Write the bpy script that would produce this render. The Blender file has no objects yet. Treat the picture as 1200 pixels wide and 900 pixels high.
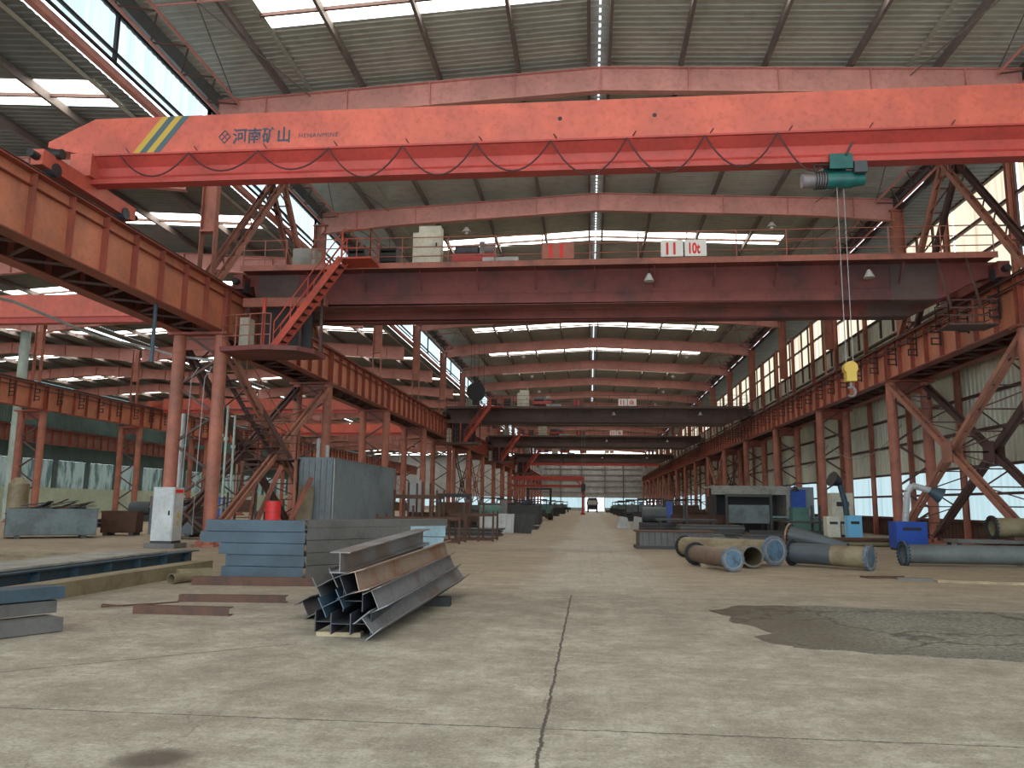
import bpy, math, random
from mathutils import Vector, Matrix
R = random.Random(7)
COL = bpy.context.scene.collection
PI = math.pi

# ------------------------------------------------------------------ materials
def new_mat(name):
    m = bpy.data.materials.new(name); m.use_nodes = True
    nt = m.node_tree; nt.nodes.clear()
    out = nt.nodes.new('ShaderNodeOutputMaterial')
    return m, nt, out
def N(nt, t, **k):
    n = nt.nodes.new(t)
    for a, v in k.items(): setattr(n, a, v)
    return n
def L(nt, a, b): nt.links.new(a, b)
def noise(nt, vec, scale, detail=4, rough=.6):
    n = N(nt, 'ShaderNodeTexNoise'); n.inputs['Scale'].default_value = scale
    n.inputs['Detail'].default_value = detail; n.inputs['Roughness'].default_value = rough
    if vec is not None: L(nt, vec, n.inputs['Vector'])
    return n.outputs['Fac']
def ramp(nt, fac, stops):
    r = N(nt, 'ShaderNodeValToRGB'); e = r.color_ramp.elements
    while len(e) > 1: e.remove(e[-1])
    e[0].position = stops[0][0]; e[0].color = (*stops[0][1], 1)
    for p, c in stops[1:]:
        x = e.new(p); x.color = (*c, 1)
    L(nt, fac, r.inputs['Fac']); return r.outputs['Color']
def mixc(nt, fac, a, b):
    m = N(nt, 'ShaderNodeMix', data_type='RGBA')
    if isinstance(fac, (int, float)): m.inputs[0].default_value = fac
    else: L(nt, fac, m.inputs[0])
    for i, v in ((6, a), (7, b)):
        if isinstance(v, tuple): m.inputs[i].default_value = (*v, 1)
        else: L(nt, v, m.inputs[i])
    return m.outputs[2]
def mth(nt, op, a, b=None, c=None, clamp=False):
    m = N(nt, 'ShaderNodeMath', operation=op); m.use_clamp = clamp
    for i, v in enumerate((a, b, c)):
        if v is None: continue
        if isinstance(v, (int, float)): m.inputs[i].default_value = v
        else: L(nt, v, m.inputs[i])
    return m.outputs[0]
def coords(nt, kind='Object', scale=(1, 1, 1)):
    t = N(nt, 'ShaderNodeTexCoord'); m = N(nt, 'ShaderNodeMapping')
    m.inputs['Scale'].default_value = scale
    L(nt, t.outputs[kind], m.inputs['Vector']); return m.outputs['Vector']
def worldpos(nt, scale=(1, 1, 1)):
    t = N(nt, 'ShaderNodeNewGeometry'); m = N(nt, 'ShaderNodeMapping')
    m.inputs['Scale'].default_value = scale
    L(nt, t.outputs['Position'], m.inputs['Vector']); return m.outputs['Vector']
def bsdf(nt, out, col, rough=.6, metal=0, bump=None, bstr=.3):
    b = N(nt, 'ShaderNodeBsdfPrincipled')
    if isinstance(col, tuple): b.inputs['Base Color'].default_value = (*col, 1)
    else: L(nt, col, b.inputs['Base Color'])
    b.inputs['Roughness'].default_value = rough; b.inputs['Metallic'].default_value = metal
    if bump is not None:
        bp = N(nt, 'ShaderNodeBump'); bp.inputs['Strength'].default_value = bstr
        bp.inputs['Distance'].default_value = .02
        L(nt, bump, bp.inputs['Height']); L(nt, bp.outputs['Normal'], b.inputs['Normal'])
    L(nt, b.outputs['BSDF'], out.inputs['Surface']); return b
def paint(name, c, dirt=None, rough=.55, amt=.5, scale=1.2, metal=0, streak=(1, 1, 1)):
    """painted or bare steel with cloudy wear"""
    m, nt, out = new_mat(name)
    dirt = dirt or tuple(x * .55 for x in c)
    v = worldpos(nt, streak)
    f = noise(nt, v, scale, 6, .65)
    f2 = noise(nt, v, scale * 9, 3)
    a = ramp(nt, f, [(.38, tuple(min(1, x * 1.15) for x in c)), (.5, c), (.62, tuple(c[i] * (1 - amt) + dirt[i] * amt for i in range(3)))])
    b = ramp(nt, f2, [(.50, (1, 1, 1)), (.66, (.82, .80, .78))])
    mm = N(nt, 'ShaderNodeMix', data_type='RGBA', blend_type='MULTIPLY'); mm.inputs[0].default_value = .8
    L(nt, a, mm.inputs[6]); L(nt, b, mm.inputs[7])
    bsdf(nt, out, mm.outputs[2], rough, metal); return m
def plain(name, c, rough=.6, metal=0):
    m, nt, out = new_mat(name); bsdf(nt, out, c, rough, metal); return m
def glow(name, c, s, streak_col=None, sc=(3, 3, .15), lo=.45, hi=.7):
    """daylight coming through weathered translucent sheeting"""
    m, nt, out = new_mat(name)
    e = N(nt, 'ShaderNodeEmission'); e.inputs['Strength'].default_value = s
    if streak_col:
        v = worldpos(nt, sc)
        f = noise(nt, v, 1.0, 3, .6)
        L(nt, ramp(nt, f, [(lo, c), (hi, streak_col)]), e.inputs['Color'])
    else: e.inputs['Color'].default_value = (*c, 1)
    L(nt, e.outputs[0], out.inputs['Surface']); return m

M = {}
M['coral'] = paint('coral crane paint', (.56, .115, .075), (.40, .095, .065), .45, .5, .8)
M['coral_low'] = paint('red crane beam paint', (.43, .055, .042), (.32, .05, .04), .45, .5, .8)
M['maroon'] = paint('old maroon crane paint', (.19, .052, .045), (.08, .04, .038), .7, .8, .5)
M['maroon_edge'] = paint('faded red walkway paint', (.36, .13, .095), (.17, .08, .07), .7, .7, 1.0)
M['stair'] = paint('red stair paint', (.50, .075, .04), (.28, .06, .04), .6, .6, 1.2)
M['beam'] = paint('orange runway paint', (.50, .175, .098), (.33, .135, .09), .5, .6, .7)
M['beam_edge'] = paint('dark runway stiffener paint', (.27, .065, .04), (.16, .05, .035), .55, .6, 1.2)
M['column'] = paint('rust orange column paint', (.36, .125, .08), (.21, .085, .06), .6, .7, .9)
M['rafter'] = paint('pink red rafter paint', (.58, .255, .21), (.44, .21, .175), .6, .5, .6)
M['brace'] = paint('brown red brace paint', (.36, .15, .10), (.22, .10, .075), .65, .6, 1.0)
M['darkbrace'] = paint('dark brace paint', (.10, .05, .042), (.05, .035, .03), .7, .6, 1.0)  # dark brace colour, deepened to paint in the shade under the left beams
M['purlin'] = paint('faded purlin paint', (.17, .14, .13), (.13, .115, .11), .7, .6, .7)
M['rustpipe'] = paint('brown pipe steel', (.15, .10, .07), (.09, .06, .045), .55, .7, 2)
M['weathered'] = paint('weathered grey board', (.27, .26, .23), (.17, .16, .14), .7, .7, 2)
M['beam_shade'] = paint('shade darkened runway paint', (.15, .06, .042), (.08, .045, .035), .65, .6, 1)  # runway colour darkened: shade of the unlit inner face painted into the web
M['sootbrown'] = paint('soot brown crane paint', (.11, .07, .06), (.07, .05, .045), .7, .6, .5)
M['dark'] = plain('black iron', (.02, .02, .021), .6)
M['cable'] = plain('rubber cable', (.06, .015, .014), .6)
M['rope'] = plain('steel rope', (.25, .25, .25), .5, .3)
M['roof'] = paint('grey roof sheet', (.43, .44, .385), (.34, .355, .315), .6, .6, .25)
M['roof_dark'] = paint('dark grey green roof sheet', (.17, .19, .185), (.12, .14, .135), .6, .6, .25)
M['wallsheet'] = paint('grey green wall sheet', (.66, .66, .54), (.50, .50, .41), .6, .6, .4, 0, (1, 1, .3))
M['leansheet'] = paint('blue grey lean roof sheet', (.14, .155, .16), (.1, .11, .11), .6, .5, .4)
M['endsheet'] = paint('grey gable sheet', (.40, .40, .40), (.32, .32, .32), .6, .5, .4)
M['sky_panel'] = glow('translucent roof strip', (1.0, .96, .86), 3.6, (.80, .76, .62), (.25, 3, 3), .5, .8)
M['band_panel'] = glow('pale blue translucent sheet', (.64, .84, .90), .50, (.45, .66, .72), (3, 3, .12), .4, .7)
M['cream_panel'] = glow('cream translucent sheet', (.92, .87, .68), .58, (.66, .42, .25), (2.2, 2.2, .10), .52, .72)
M['clere_panel'] = glow('clerestory translucent sheet', (.70, .88, .93), .7, (.50, .68, .74), (3, 3, .12), .4, .7)
M['slit'] = glow('bright eave gap glazing', (.80, .88, 1.0), 1.3)
M['dado'] = paint('pale green wall paint', (.42, .50, .38), (.34, .42, .33), .7, .5, .5)
M['teal'] = paint('teal grey sheet', (.07, .115, .105), (.05, .08, .075), .7, .5, .5)
M['dullglass'] = glow('curtained window glass', (.30, .38, .35), .3, (.10, .15, .14), (1.2, 1.2, .3), .45, .6)
M['cabinet'] = paint('pale grey cabinet paint', (.42, .44, .44), (.33, .34, .34), .45, .5, 1.2)
M['cream'] = paint('cream cabinet paint', (.56, .53, .43), (.42, .4, .33), .5, .5, 1.2)
M['white'] = plain('white paint', (.8, .8, .78), .5)
M['redpaint'] = plain('bright red lettering', (.72, .03, .03), .5)
M['ink'] = plain('navy lettering paint', (.035, .06, .085), .5)
M['yellow'] = plain('yellow paint', (.52, .34, .045), .5)
M['stripeblue'] = plain('slate stripe paint', (.07, .11, .13), .5)
M['hoist'] = paint('green hoist paint', (.008, .10, .088), (.008, .05, .05), .4, .5, 4)
M['motor'] = paint('grey motor casing', (.19, .16, .16), (.1, .09, .09), .5, .5, 4)
M['bluesteel'] = paint('blue grey primed steel', (.040, .070, .095), (.03, .044, .058), .55, .7, 1.4)
M['dullsteel'] = paint('dull mill steel', (.105, .10, .095), (.07, .065, .06), .55, .7, 1.4)
M['paleblue'] = paint('pale blue steel', (.22, .33, .37), (.16, .23, .26), .55, .6, 1.4)
M['millsteel'] = paint('grey mill scale steel', (.20, .205, .215), (.15, .095, .065), .5, .75, 1.6, .25)
M['ruststeel'] = paint('rust streaked steel', (.30, .215, .165), (.27, .11, .05), .55, .9, 1.3, .15)
M['darksteel'] = paint('dark mill steel', (.055, .06, .075), (.04, .035, .035), .5, .6, 1.6, .3)
M['rust'] = paint('brown rusted steel', (.09, .04, .024), (.055, .03, .022), .75, .7, 3)
M['olive'] = paint('olive brown pipe steel', (.20, .165, .095), (.13, .085, .05), .55, .7, 1.6)
M['graypipe'] = paint('grey primed pipe', (.12, .135, .135), (.085, .09, .09), .45, .6, 1.2)
M['darkpipe'] = paint('dark primed pipe', (.055, .068, .078), (.05, .05, .05), .45, .6, 1.2)
M['flangeblue'] = paint('blue sheen flange steel', (.10, .175, .25), (.06, .08, .11), .4, .8, 5, .3)
M['enclosure'] = paint('blue grey corrugated cladding', (.17, .20, .215), (.12, .15, .165), .55, .6, .6)
M['binpaint'] = paint('grey green bin steel', (.13, .165, .17), (.08, .09, .09), .6, .7, 1.0)
M['lightblue'] = plain('light blue enamel', (.16, .47, .72), .45)
M['royal'] = paint('royal blue enamel', (.015, .07, .36), (.02, .05, .2), .45, .5, 3)
M['duct'] = paint('pale green duct', (.42, .50, .44), (.3, .37, .33), .5, .5, 1.0)
M['wood'] = paint('dusty timber', (.34, .27, .17), (.22, .17, .11), .8, .6, 3)
M['scrap'] = paint('dark scrap steel', (.04, .045, .045), (.06, .035, .025), .6, .7, 3)
M['lamp'] = plain('grey enamel lamp', (.45, .45, .43), .4)
M['glass'] = plain('dark glass', (.03, .04, .05), .15)
M['greenmach'] = paint('green machine enamel', (.07, .17, .14), (.05, .09, .08), .5, .5, 3)

def floor_mat():
    m, nt, out = new_mat('stained workshop concrete')
    v = worldpos(nt)
    sx = N(nt, 'ShaderNodeSeparateXYZ'); L(nt, v, sx.inputs[0]); X, Y = sx.outputs[0], sx.outputs[1]
    big = noise(nt, v, .22, 5, .6)
    mid = noise(nt, v, 1.3, 6, .7)
    fine = noise(nt, v, 9, 5, .75)
    str_ = noise(nt, worldpos(nt, (.5, 3.0, 1)), 1.5, 5, .7)
    tyre = noise(nt, worldpos(nt, (5.0, .12, 1)), 1.0, 4, .6)
    base = ramp(nt, mid, [(.36, (.20, .172, .128)), (.5, (.30, .265, .203)), (.64, (.41, .37, .295))])
    warm = ramp(nt, str_, [(.36, (.19, .135, .08)), (.5, (.335, .245, .152)), (.64, (.49, .385, .26))])
    # worn drive lane down the middle, brown dust both sides further in
    wob = mth(nt, 'MULTIPLY', mth(nt, 'SUBTRACT', big, .5), 2.2)
    dx = mth(nt, 'ABSOLUTE', mth(nt, 'SUBTRACT', mth(nt, 'ADD', X, wob), .15))
    lane = mth(nt, 'MULTIPLY', mth(nt, 'SUBTRACT', dx, 1.0), 1.6, clamp=True)
    far = mth(nt, 'MULTIPLY', mth(nt, 'SUBTRACT', mth(nt, 'ADD', Y, mth(nt, 'MULTIPLY', wob, 3.0)), 12.5), .14, clamp=True)
    brown = mth(nt, 'MULTIPLY', lane, far)
    col = mixc(nt, mth(nt, 'MULTIPLY', brown, .95), base, warm)
    bright = mth(nt, 'MULTIPLY', mth(nt, 'MULTIPLY', mth(nt, 'SUBTRACT', 1.0, lane), far), .45)
    col = mixc(nt, bright, col, (.60, .54, .44))
    # grime, tyre rubbing, pale scuffs
    col = mixc(nt, mth(nt, 'MULTIPLY', ramp(nt, fine, [(.48, (0, 0, 0)), (.62, (1, 1, 1))]), .5), col, (.14, .125, .095))
    col = mixc(nt, mth(nt, 'MULTIPLY', ramp(nt, tyre, [(.52, (0, 0, 0)), (.68, (1, 1, 1))]), .25), col, (.17, .15, .12))
    scuff = noise(nt, worldpos(nt, (1.6, 5, 1)), 1.6, 6, .75)
    col = mixc(nt, mth(nt, 'MULTIPLY', ramp(nt, scuff, [(.60, (0, 0, 0)), (.66, (1, 1, 1))]), .55), col, (.56, .53, .46))
    dirt = ramp(nt, noise(nt, v, .55, 6, .7), [(.52, (0, 0, 0)), (.72, (1, 1, 1))])
    col = mixc(nt, mth(nt, 'MULTIPLY', dirt, .5), col, (.15, .125, .09))
    blot = noise(nt, worldpos(nt, (1, 2.2, 1)), 3.6, 7, .8)
    col = mixc(nt, mth(nt, 'MULTIPLY', ramp(nt, blot, [(.50, (0, 0, 0)), (.62, (1, 1, 1))]), .32), col, (.15, .125, .09))
    col = mixc(nt, mth(nt, 'MULTIPLY', ramp(nt, blot, [(.36, (1, 1, 1)), (.45, (0, 0, 0))]), .30), col, (.52, .48, .40))
    hv = N(nt, 'ShaderNodeTexVoronoi', feature='DISTANCE_TO_EDGE'); hv.inputs['Scale'].default_value = .33
    wv = N(nt, 'ShaderNodeVectorMath', operation='ADD'); L(nt, v, wv.inputs[0])
    n3 = N(nt, 'ShaderNodeTexNoise'); n3.inputs['Scale'].default_value = .9; n3.inputs['Detail'].default_value = 6; L(nt, v, n3.inputs['Vector'])
    L(nt, n3.outputs['Color'], wv.inputs[1]); L(nt, wv.outputs[0], hv.inputs['Vector'])
    hair = mth(nt, 'MULTIPLY', mth(nt, 'LESS_THAN', hv.outputs['Distance'], .0022), mth(nt, 'GREATER_THAN', big, .5))
    col = mixc(nt, mth(nt, 'MULTIPLY', hair, .5), col, (.10, .08, .06))
    grain = noise(nt, v, 38, 6, .85)
    col = mixc(nt, mth(nt, 'MULTIPLY', ramp(nt, grain, [(.52, (0, 0, 0)), (.60, (1, 1, 1))]), .5), col, (.12, .105, .08))
    col = mixc(nt, mth(nt, 'MULTIPLY', ramp(nt, grain, [(.40, (1, 1, 1)), (.48, (0, 0, 0))]), .4), col, (.50, .47, .40))
    scr = noise(nt, worldpos(nt, (2.2, 9, 1)), 2.4, 8, .8)
    col = mixc(nt, mth(nt, 'MULTIPLY', ramp(nt, scr, [(.57, (0, 0, 0)), (.63, (1, 1, 1))]), .6), col, (.12, .10, .075))
    # joints between the slabs
    w1 = mth(nt, 'MULTIPLY', mth(nt, 'SUBTRACT', noise(nt, v, 4.5, 7, .8), .5), .10)
    def joint(coord, at, half, lo=None, hi=None, other=None):
        d = mth(nt, 'ABSOLUTE', mth(nt, 'SUBTRACT', mth(nt, 'ADD', coord, w1), at))
        f = mth(nt, 'LESS_THAN', d, half)
        if lo is not None:
            f = mth(nt, 'MULTIPLY', f, mth(nt, 'GREATER_THAN', other, lo))
            f = mth(nt, 'MULTIPLY', f, mth(nt, 'LESS_THAN', other, hi))
        return f
    j = joint(X, -.34, .013, -20, 14.6, Y)
    j = mth(nt, 'MAXIMUM', j, joint(Y, 6.0, .010))
    j = mth(nt, 'MAXIMUM', j, joint(Y, 14.4, .02, -.9, .2, X))
    diag = mth(nt, 'ADD', mth(nt, 'MULTIPLY', X, .66), mth(nt, 'MULTIPLY', Y, -.75))
    j = mth(nt, 'MAXIMUM', j, joint(diag, -9.0, .012, -8.0, -3.4, X))
    col = mixc(nt, mth(nt, 'MULTIPLY', j, .92), col, (.035, .028, .022))
    # an oil stain
    ex = mth(nt, 'DIVIDE', mth(nt, 'SUBTRACT', X, -2.72), .26); ey = mth(nt, 'DIVIDE', mth(nt, 'SUBTRACT', Y, 4.98), .22)
    rr = mth(nt, 'ADD', mth(nt, 'ADD', mth(nt, 'MULTIPLY', ex, ex), mth(nt, 'MULTIPLY', ey, ey)), mth(nt, 'MULTIPLY', mid, .8))
    col = mixc(nt, mth(nt, 'MULTIPLY', mth(nt, 'SUBTRACT', 1.7, rr, clamp=True), .85), col, (.05, .035, .025))
    bsdf(nt, out, col, .62, 0, fine, .35)
    return m
M['floor'] = floor_mat()
def patch_mat():
    m, nt, out = new_mat('broken gravelly concrete')
    v = worldpos(nt)
    vo = N(nt, 'ShaderNodeTexVoronoi', feature='DISTANCE_TO_EDGE'); vo.inputs['Scale'].default_value = .5
    w = N(nt, 'ShaderNodeVectorMath', operation='ADD'); L(nt, v, w.inputs[0])
    nn = N(nt, 'ShaderNodeTexNoise'); nn.inputs['Scale'].default_value = 1.6; nn.inputs['Detail'].default_value = 5; L(nt, v, nn.inputs['Vector'])
    L(nt, nn.outputs['Color'], w.inputs[1]); L(nt, w.outputs[0], vo.inputs['Vector'])
    base = ramp(nt, noise(nt, v, 14, 6, .8), [(.38, (.085, .075, .055)), (.5, (.18, .165, .13)), (.62, (.30, .28, .23))])
    cr = ramp(nt, vo.outputs['Distance'], [(.0, (1, 1, 1)), (.03, (0, 0, 0))])
    col = mixc(nt, mth(nt, 'MULTIPLY', cr, .85), base, (.03, .026, .02))
    wet = ramp(nt, noise(nt, v, 1.1, 4), [(.5, (0, 0, 0)), (.65, (1, 1, 1))])
    col = mixc(nt, mth(nt, 'MULTIPLY', wet, .4), col, (.10, .085, .06))
    sx = N(nt, 'ShaderNodeSeparateXYZ'); L(nt, v, sx.inputs[0])
    rim = mth(nt, 'MULTIPLY', mth(nt, 'SUBTRACT', 4.6, mth(nt, 'ADD', sx.outputs[0], mth(nt, 'MULTIPLY', noise(nt, v, 2.2, 5, .7), 1.6))), 1.3, clamp=True)
    col = mixc(nt, mth(nt, 'MULTIPLY', rim, .65), col, (.085, .06, .036))
    front = mth(nt, 'MULTIPLY', mth(nt, 'SUBTRACT', 10.3, mth(nt, 'ADD', sx.outputs[1], mth(nt, 'MULTIPLY', noise(nt, v, 3, 5, .7), .8))), 3.0, clamp=True)
    gv = ramp(nt, noise(nt, v, 22, 5, .8), [(.42, (.05, .045, .035)), (.62, (.24, .225, .18))])
    col = mixc(nt, mth(nt, 'MULTIPLY', front, .8), col, gv)
    bsdf(nt, out, col, .85, 0, noise(nt, v, 25, 5, .8), .8); return m
M['patch'] = patch_mat()

# ------------------------------------------------------------------ mesh builder
class MB:
    def __init__(s): s.v = []; s.f = []; s.mats = None
    def add(s, vs, fs):
        n = len(s.v); s.v += [tuple(v) for v in vs]; s.f += [tuple(i + n for i in f) for f in fs]; return s
    def box(s, x0, x1, y0, y1, z0, z1):
        if x0 > x1: x0, x1 = x1, x0
        if y0 > y1: y0, y1 = y1, y0
        if z0 > z1: z0, z1 = z1, z0
        return s.add([(x0, y0, z0), (x1, y0, z0), (x1, y1, z0), (x0, y1, z0), (x0, y0, z1), (x1, y0, z1), (x1, y1, z1), (x0, y1, z1)],
                     [(0, 3, 2, 1), (4, 5, 6, 7), (0, 1, 5, 4), (1, 2, 6, 5), (2, 3, 7, 6), (3, 0, 4, 7)])
    def frame(s, p0, p1, up=(0, 0, 1)):
        p0 = Vector(p0); p1 = Vector(p1); d = (p1 - p0).normalized(); up = Vector(up)
        if abs(d.dot(up)) > .98: up = Vector((0, 1, 0))
        sx = d.cross(up).normalized(); su = sx.cross(d).normalized()
        return p0, p1, sx, su
    def prof(s, p0, p1, poly, up=(0, 0, 1)):
        """sweep a closed 2D profile (side, up) from p0 to p1"""
        p0, p1, sx, su = s.frame(p0, p1, up); n = len(poly)
        vs = [p0 + sx * a + su * b for a, b in poly] + [p1 + sx * a + su * b for a, b in poly]
        fs = [(i, (i + 1) % n, n + (i + 1) % n, n + i) for i in range(n)]
        fs += [tuple(range(n))[::-1], tuple(range(n, 2 * n))]
        return s.add(vs, fs)
    def bar(s, p0, p1, w, h=None, up=(0, 0, 1)):
        h = h or w; w /= 2; h /= 2
        return s.prof(p0, p1, [(-w, -h), (w, -h), (w, h), (-w, h)], up)
    def ibeam(s, p0, p1, h, b, tw, tf, up=(0, 0, 1)):
        H, B, w = h / 2, b / 2, tw / 2
        return s.prof(p0, p1, [(-B, -H), (B, -H), (B, -H + tf), (w, -H + tf), (w, H - tf), (B, H - tf), (B, H), (-B, H), (-B, H - tf), (-w, H - tf), (-w, -H + tf), (-B, -H + tf)], up)
    def angle(s, p0, p1, a, t, up=(0, 0, 1)):
        return s.prof(p0, p1, [(0, 0), (a, 0), (a, t), (t, t), (t, a), (0, a)], up)
    def channel(s, p0, p1, h, b, t, up=(0, 0, 1)):
        H = h / 2
        return s.prof(p0, p1, [(0, -H), (b, -H), (b, -H + t), (t, -H + t), (t, H - t), (b, H - t), (b, H), (0, H)], up)
    def tube(s, p0, p1, r, n=10, r1=None):
        r1 = r if r1 is None else r1
        p0, p1, sx, su = s.frame(p0, p1)
        vs = [p0 + (sx * math.cos(2 * PI * i / n) + su * math.sin(2 * PI * i / n)) * r for i in range(n)]
        vs += [p1 + (sx * math.cos(2 * PI * i / n) + su * math.sin(2 * PI * i / n)) * r1 for i in range(n)]
        fs = [(i, (i + 1) % n, n + (i + 1) % n, n + i) for i in range(n)] + [tuple(range(n))[::-1], tuple(range(n, 2 * n))]
        return s.add(vs, fs)
    def shell(s, p0, p1, r, t, n=24, r1=None):
        """open hollow pipe"""
        r1 = r if r1 is None else r1
        p0, p1, sx, su = s.frame(p0, p1); vs = []
        for p, rr in ((p0, r), (p1, r1), (p1, r1 - t), (p0, r - t)):
            vs += [p + (sx * math.cos(2 * PI * i / n) + su * math.sin(2 * PI * i / n)) * rr for i in range(n)]
        fs = []
        for k in range(4):
            a, b = k * n, ((k + 1) % 4) * n
            fs += [(a + i, a + (i + 1) % n, b + (i + 1) % n, b + i) for i in range(n)]
        return s.add(vs, fs)
    def path(s, pts, r, n=6):
        for a, b in zip(pts, pts[1:]): s.tube(a, b, r, n)
        return s
    def sheet(s, o, u, w, v, h, nrm, pitch=.4, depth=.04):
        """corrugated sheet: ribs run along v, repeat along u"""
        o, u, v, nrm = Vector(o), Vector(u).normalized(), Vector(v).normalized(), Vector(nrm).normalized()
        k = max(1, round(w / pitch)); p = w / k; xs = []
        for i in range(k):
            for a, d in ((0, 0), (.5, 0), (.62, 1), (.88, 1)): xs.append(((i + a) * p, d * depth))
        xs.append((w, 0)); vs = []
        for x, d in xs:
            q = o + u * x + nrm * d; vs += [q, q + v * h]
        return s.add(vs, [(2 * i, 2 * i + 2, 2 * i + 3, 2 * i + 1) for i in range(len(xs) - 1)])
    def build(s, name, mat, parent=None, smooth=False):
        me = bpy.data.meshes.new(name)
        me.from_pydata([tuple(v) for v in s.v], [], s.f); me.update()
        me.materials.append(M[mat] if isinstance(mat, str) else mat)
        if smooth:
            me.polygons.foreach_set('use_smooth', [True] * len(me.polygons))
            try: me.set_sharp_from_angle(angle=math.radians(35))
            except Exception: pass
        o = bpy.data.objects.new(name, me); COL.objects.link(o)
        if parent: o.parent = parent
        return o

def tag(o, label=None, cat=None, group=None, kind=None):
    if label: o['label'] = label
    if cat: o['category'] = cat
    if group: o['group'] = group
    if kind: o['kind'] = kind
    return o
def empty(name, loc=(0, 0, 0), rz=0, label=None, cat=None, group=None):
    e = bpy.data.objects.new(name, None); COL.objects.link(e)
    e.location = loc; e.rotation_euler = (0, 0, rz); e.empty_display_size = .2
    return tag(e, label, cat, group)
KIDS = {}
def copy_tree(o, parent=None):
    c = o.copy(); COL.objects.link(c)
    if parent: c.parent = parent
    for ch in [x for x in bpy.data.objects if x.parent == o]: copy_tree(ch, c)
    return c
def kids(o):
    if o.name not in KIDS: KIDS[o.name] = [x for x in bpy.data.objects if x.parent == o]
    return KIDS[o.name]
def dup(o, loc, rz=None, label=None, group=None, flip=False):
    c = o.copy(); COL.objects.link(c); c.location = loc
    if rz is not None: c.rotation_euler = (0, 0, rz)
    for ch in kids(o):
        k = ch.copy(); COL.objects.link(k); k.parent = c
        for g in kids(ch):
            d = g.copy(); COL.objects.link(d); d.parent = k
    return tag(c, label, None, group)
def struct(name, mb, mat, smooth=False): return tag(mb.build(name, mat, None, smooth), kind='structure')
ORD = ['nearest', 'second', 'third', 'fourth', 'fifth', 'sixth', 'seventh', 'eighth', 'ninth', 'tenth', 'eleventh', 'twelfth', 'thirteenth',
       'fourteenth', 'fifteenth', 'sixteenth', 'seventeenth', 'eighteenth', 'nineteenth', 'twentieth']

BAY = 12.0; Y0 = 39.35
def FY(k): return Y0 + BAY * k
K0, K1 = -4, 15
YB, YE = FY(K0) - 1, 220.0
RX = .4                                   # ridge of the main nave

# ------------------------------------------------------------------ setting
struct('floor', MB().box(-63, 18.4, YB - 12, YE + 3, -.3, 0), 'floor')
pm = MB()
out_ = [(1.86, 12.9), (2.5, 13.6), (3.7, 13.75), (5.2, 13.5), (6.7, 13.5), (8.2, 13.3), (9.5, 12.9), (9.6, 10.4), (8.0, 9.6), (6.2, 9.3), (4.6, 9.25), (3.2, 9.45), (2.35, 9.7), (2.05, 10.3), (2.3, 10.8), (2.0, 11.6), (2.1, 12.3)]
pts = []
for i in range(len(out_)):
    a, b = Vector(out_[i]), Vector(out_[(i + 1) % len(out_)])
    for t in (0, .25, .5, .75):
        p = a.lerp(b, t); pts.append((p.x + R.uniform(-.09, .09), p.y + R.uniform(-.06, .06)))
n = len(pts)
pm.add([(x, y, .006) for x, y in pts] + [(x, y, -.02) for x, y in pts], [tuple(range(n))] + [(i, i + n, (i + 1) % n + n, (i + 1) % n) for i in range(n)])
struct('floor_patch', pm, 'patch')

# roofs: (x eave left, z), (ridge), (x eave right, z)
NAVES = {'main': (-14.35, 17.25, RX, 18.0, 15.3, 17.25, -10.7, 11.5),
         'left': (-38.6, 14.75, -26.8, 15.5, -15.05, 14.75, -37.6, -15.7),
         'outer': (-61.8, 14.75, -50.4, 15.5, -39.0, 14.75, -60.5, -40)}
win_n = [0]
def window(mb, mat):
    win_n[0] += 1; return struct('window_%d' % win_n[0], mb, mat)
for nm, (xa, za, xr, zr, xb, zb, sa, sb) in NAVES.items():
    ce = MB(); 
    def slope(x): return za + (zr - za) * (x - xa) / (xr - xa) if x < xr else zr + (zb - zr) * (x - xr) / (xb - xr)
    def piece(mb, x0, x1, y0, y1, dz=0):
        for a, b in ((x0, min(x1, xr)), (max(x0, xr), x1)):
            if b - a < .05: continue
            A = Vector((a, y0, slope(a) + dz)); B = Vector((b, y0, slope(b) + dz)); v = B - A
            mb.sheet(A, (0, 1, 0), y1 - y0, v, v.length, (0, 0, -1), .30, .022)
    ylist = [FY(k) + 6.6 for k in range(K0, K1)]
    y = YB
    piece(ce, xa, sa, YB, YE); piece(ce, sb, xb, YB, YE)
    for ys in ylist:
        piece(ce, sa, sb, y, ys); y = ys + 1.7
    piece(ce, sa, sb, y, YE)
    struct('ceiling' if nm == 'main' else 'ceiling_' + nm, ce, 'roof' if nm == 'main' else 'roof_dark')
    for ys in ylist:
        w = MB(); piece(w, sa, sb, ys, ys + 1.7, .02); window(w, 'sky_panel')
    # purlins with their ends on the rafters
    xs = [xr + 3.0 * i for i in range(-7, 8) if xa < xr + 3.0 * i < xb and i]
    for x in xs:
        z = slope(x) - .17
        struct('trim_purlin', MB().prof((x, YB, z), (x, YE, z), [(-.06, -.15), (.06, -.15), (.06, .15), (-.06, .15)]), 'purlin')
    for s in (-1, 1):
        z = slope(xr + s * .33) - .2
        struct('trim_ridge', MB().channel((xr + s * .33, YB, z), (xr + s * .33, YE, z), .32, .1 * s, .012), 'purlin')
    fl_ = MB()
    for x in (sa, sb): fl_.box(x - .09, x + .09, YB, YE, slope(x) - .07, slope(x) - .06)
    struct('trim_flashing', fl_, 'roof')
    b = MB()                                 # cross bar in the middle of every roof strip
    for ys in ylist:
        for a, c in ((sa, xr), (xr, sb)): b.bar((a, ys + .85, slope(a) - .09), (c, ys + .85, slope(c) - .09), .09, .12)
    struct('trim_strip_bar', b, 'darkbrace')
v = MB()                                   # slotted ridge vent: row of small openings
y = -2.0
while y < 130: v.box(RX - .035, RX + .035, y, y + .17, 17.80, 17.84); y += .42
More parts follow.
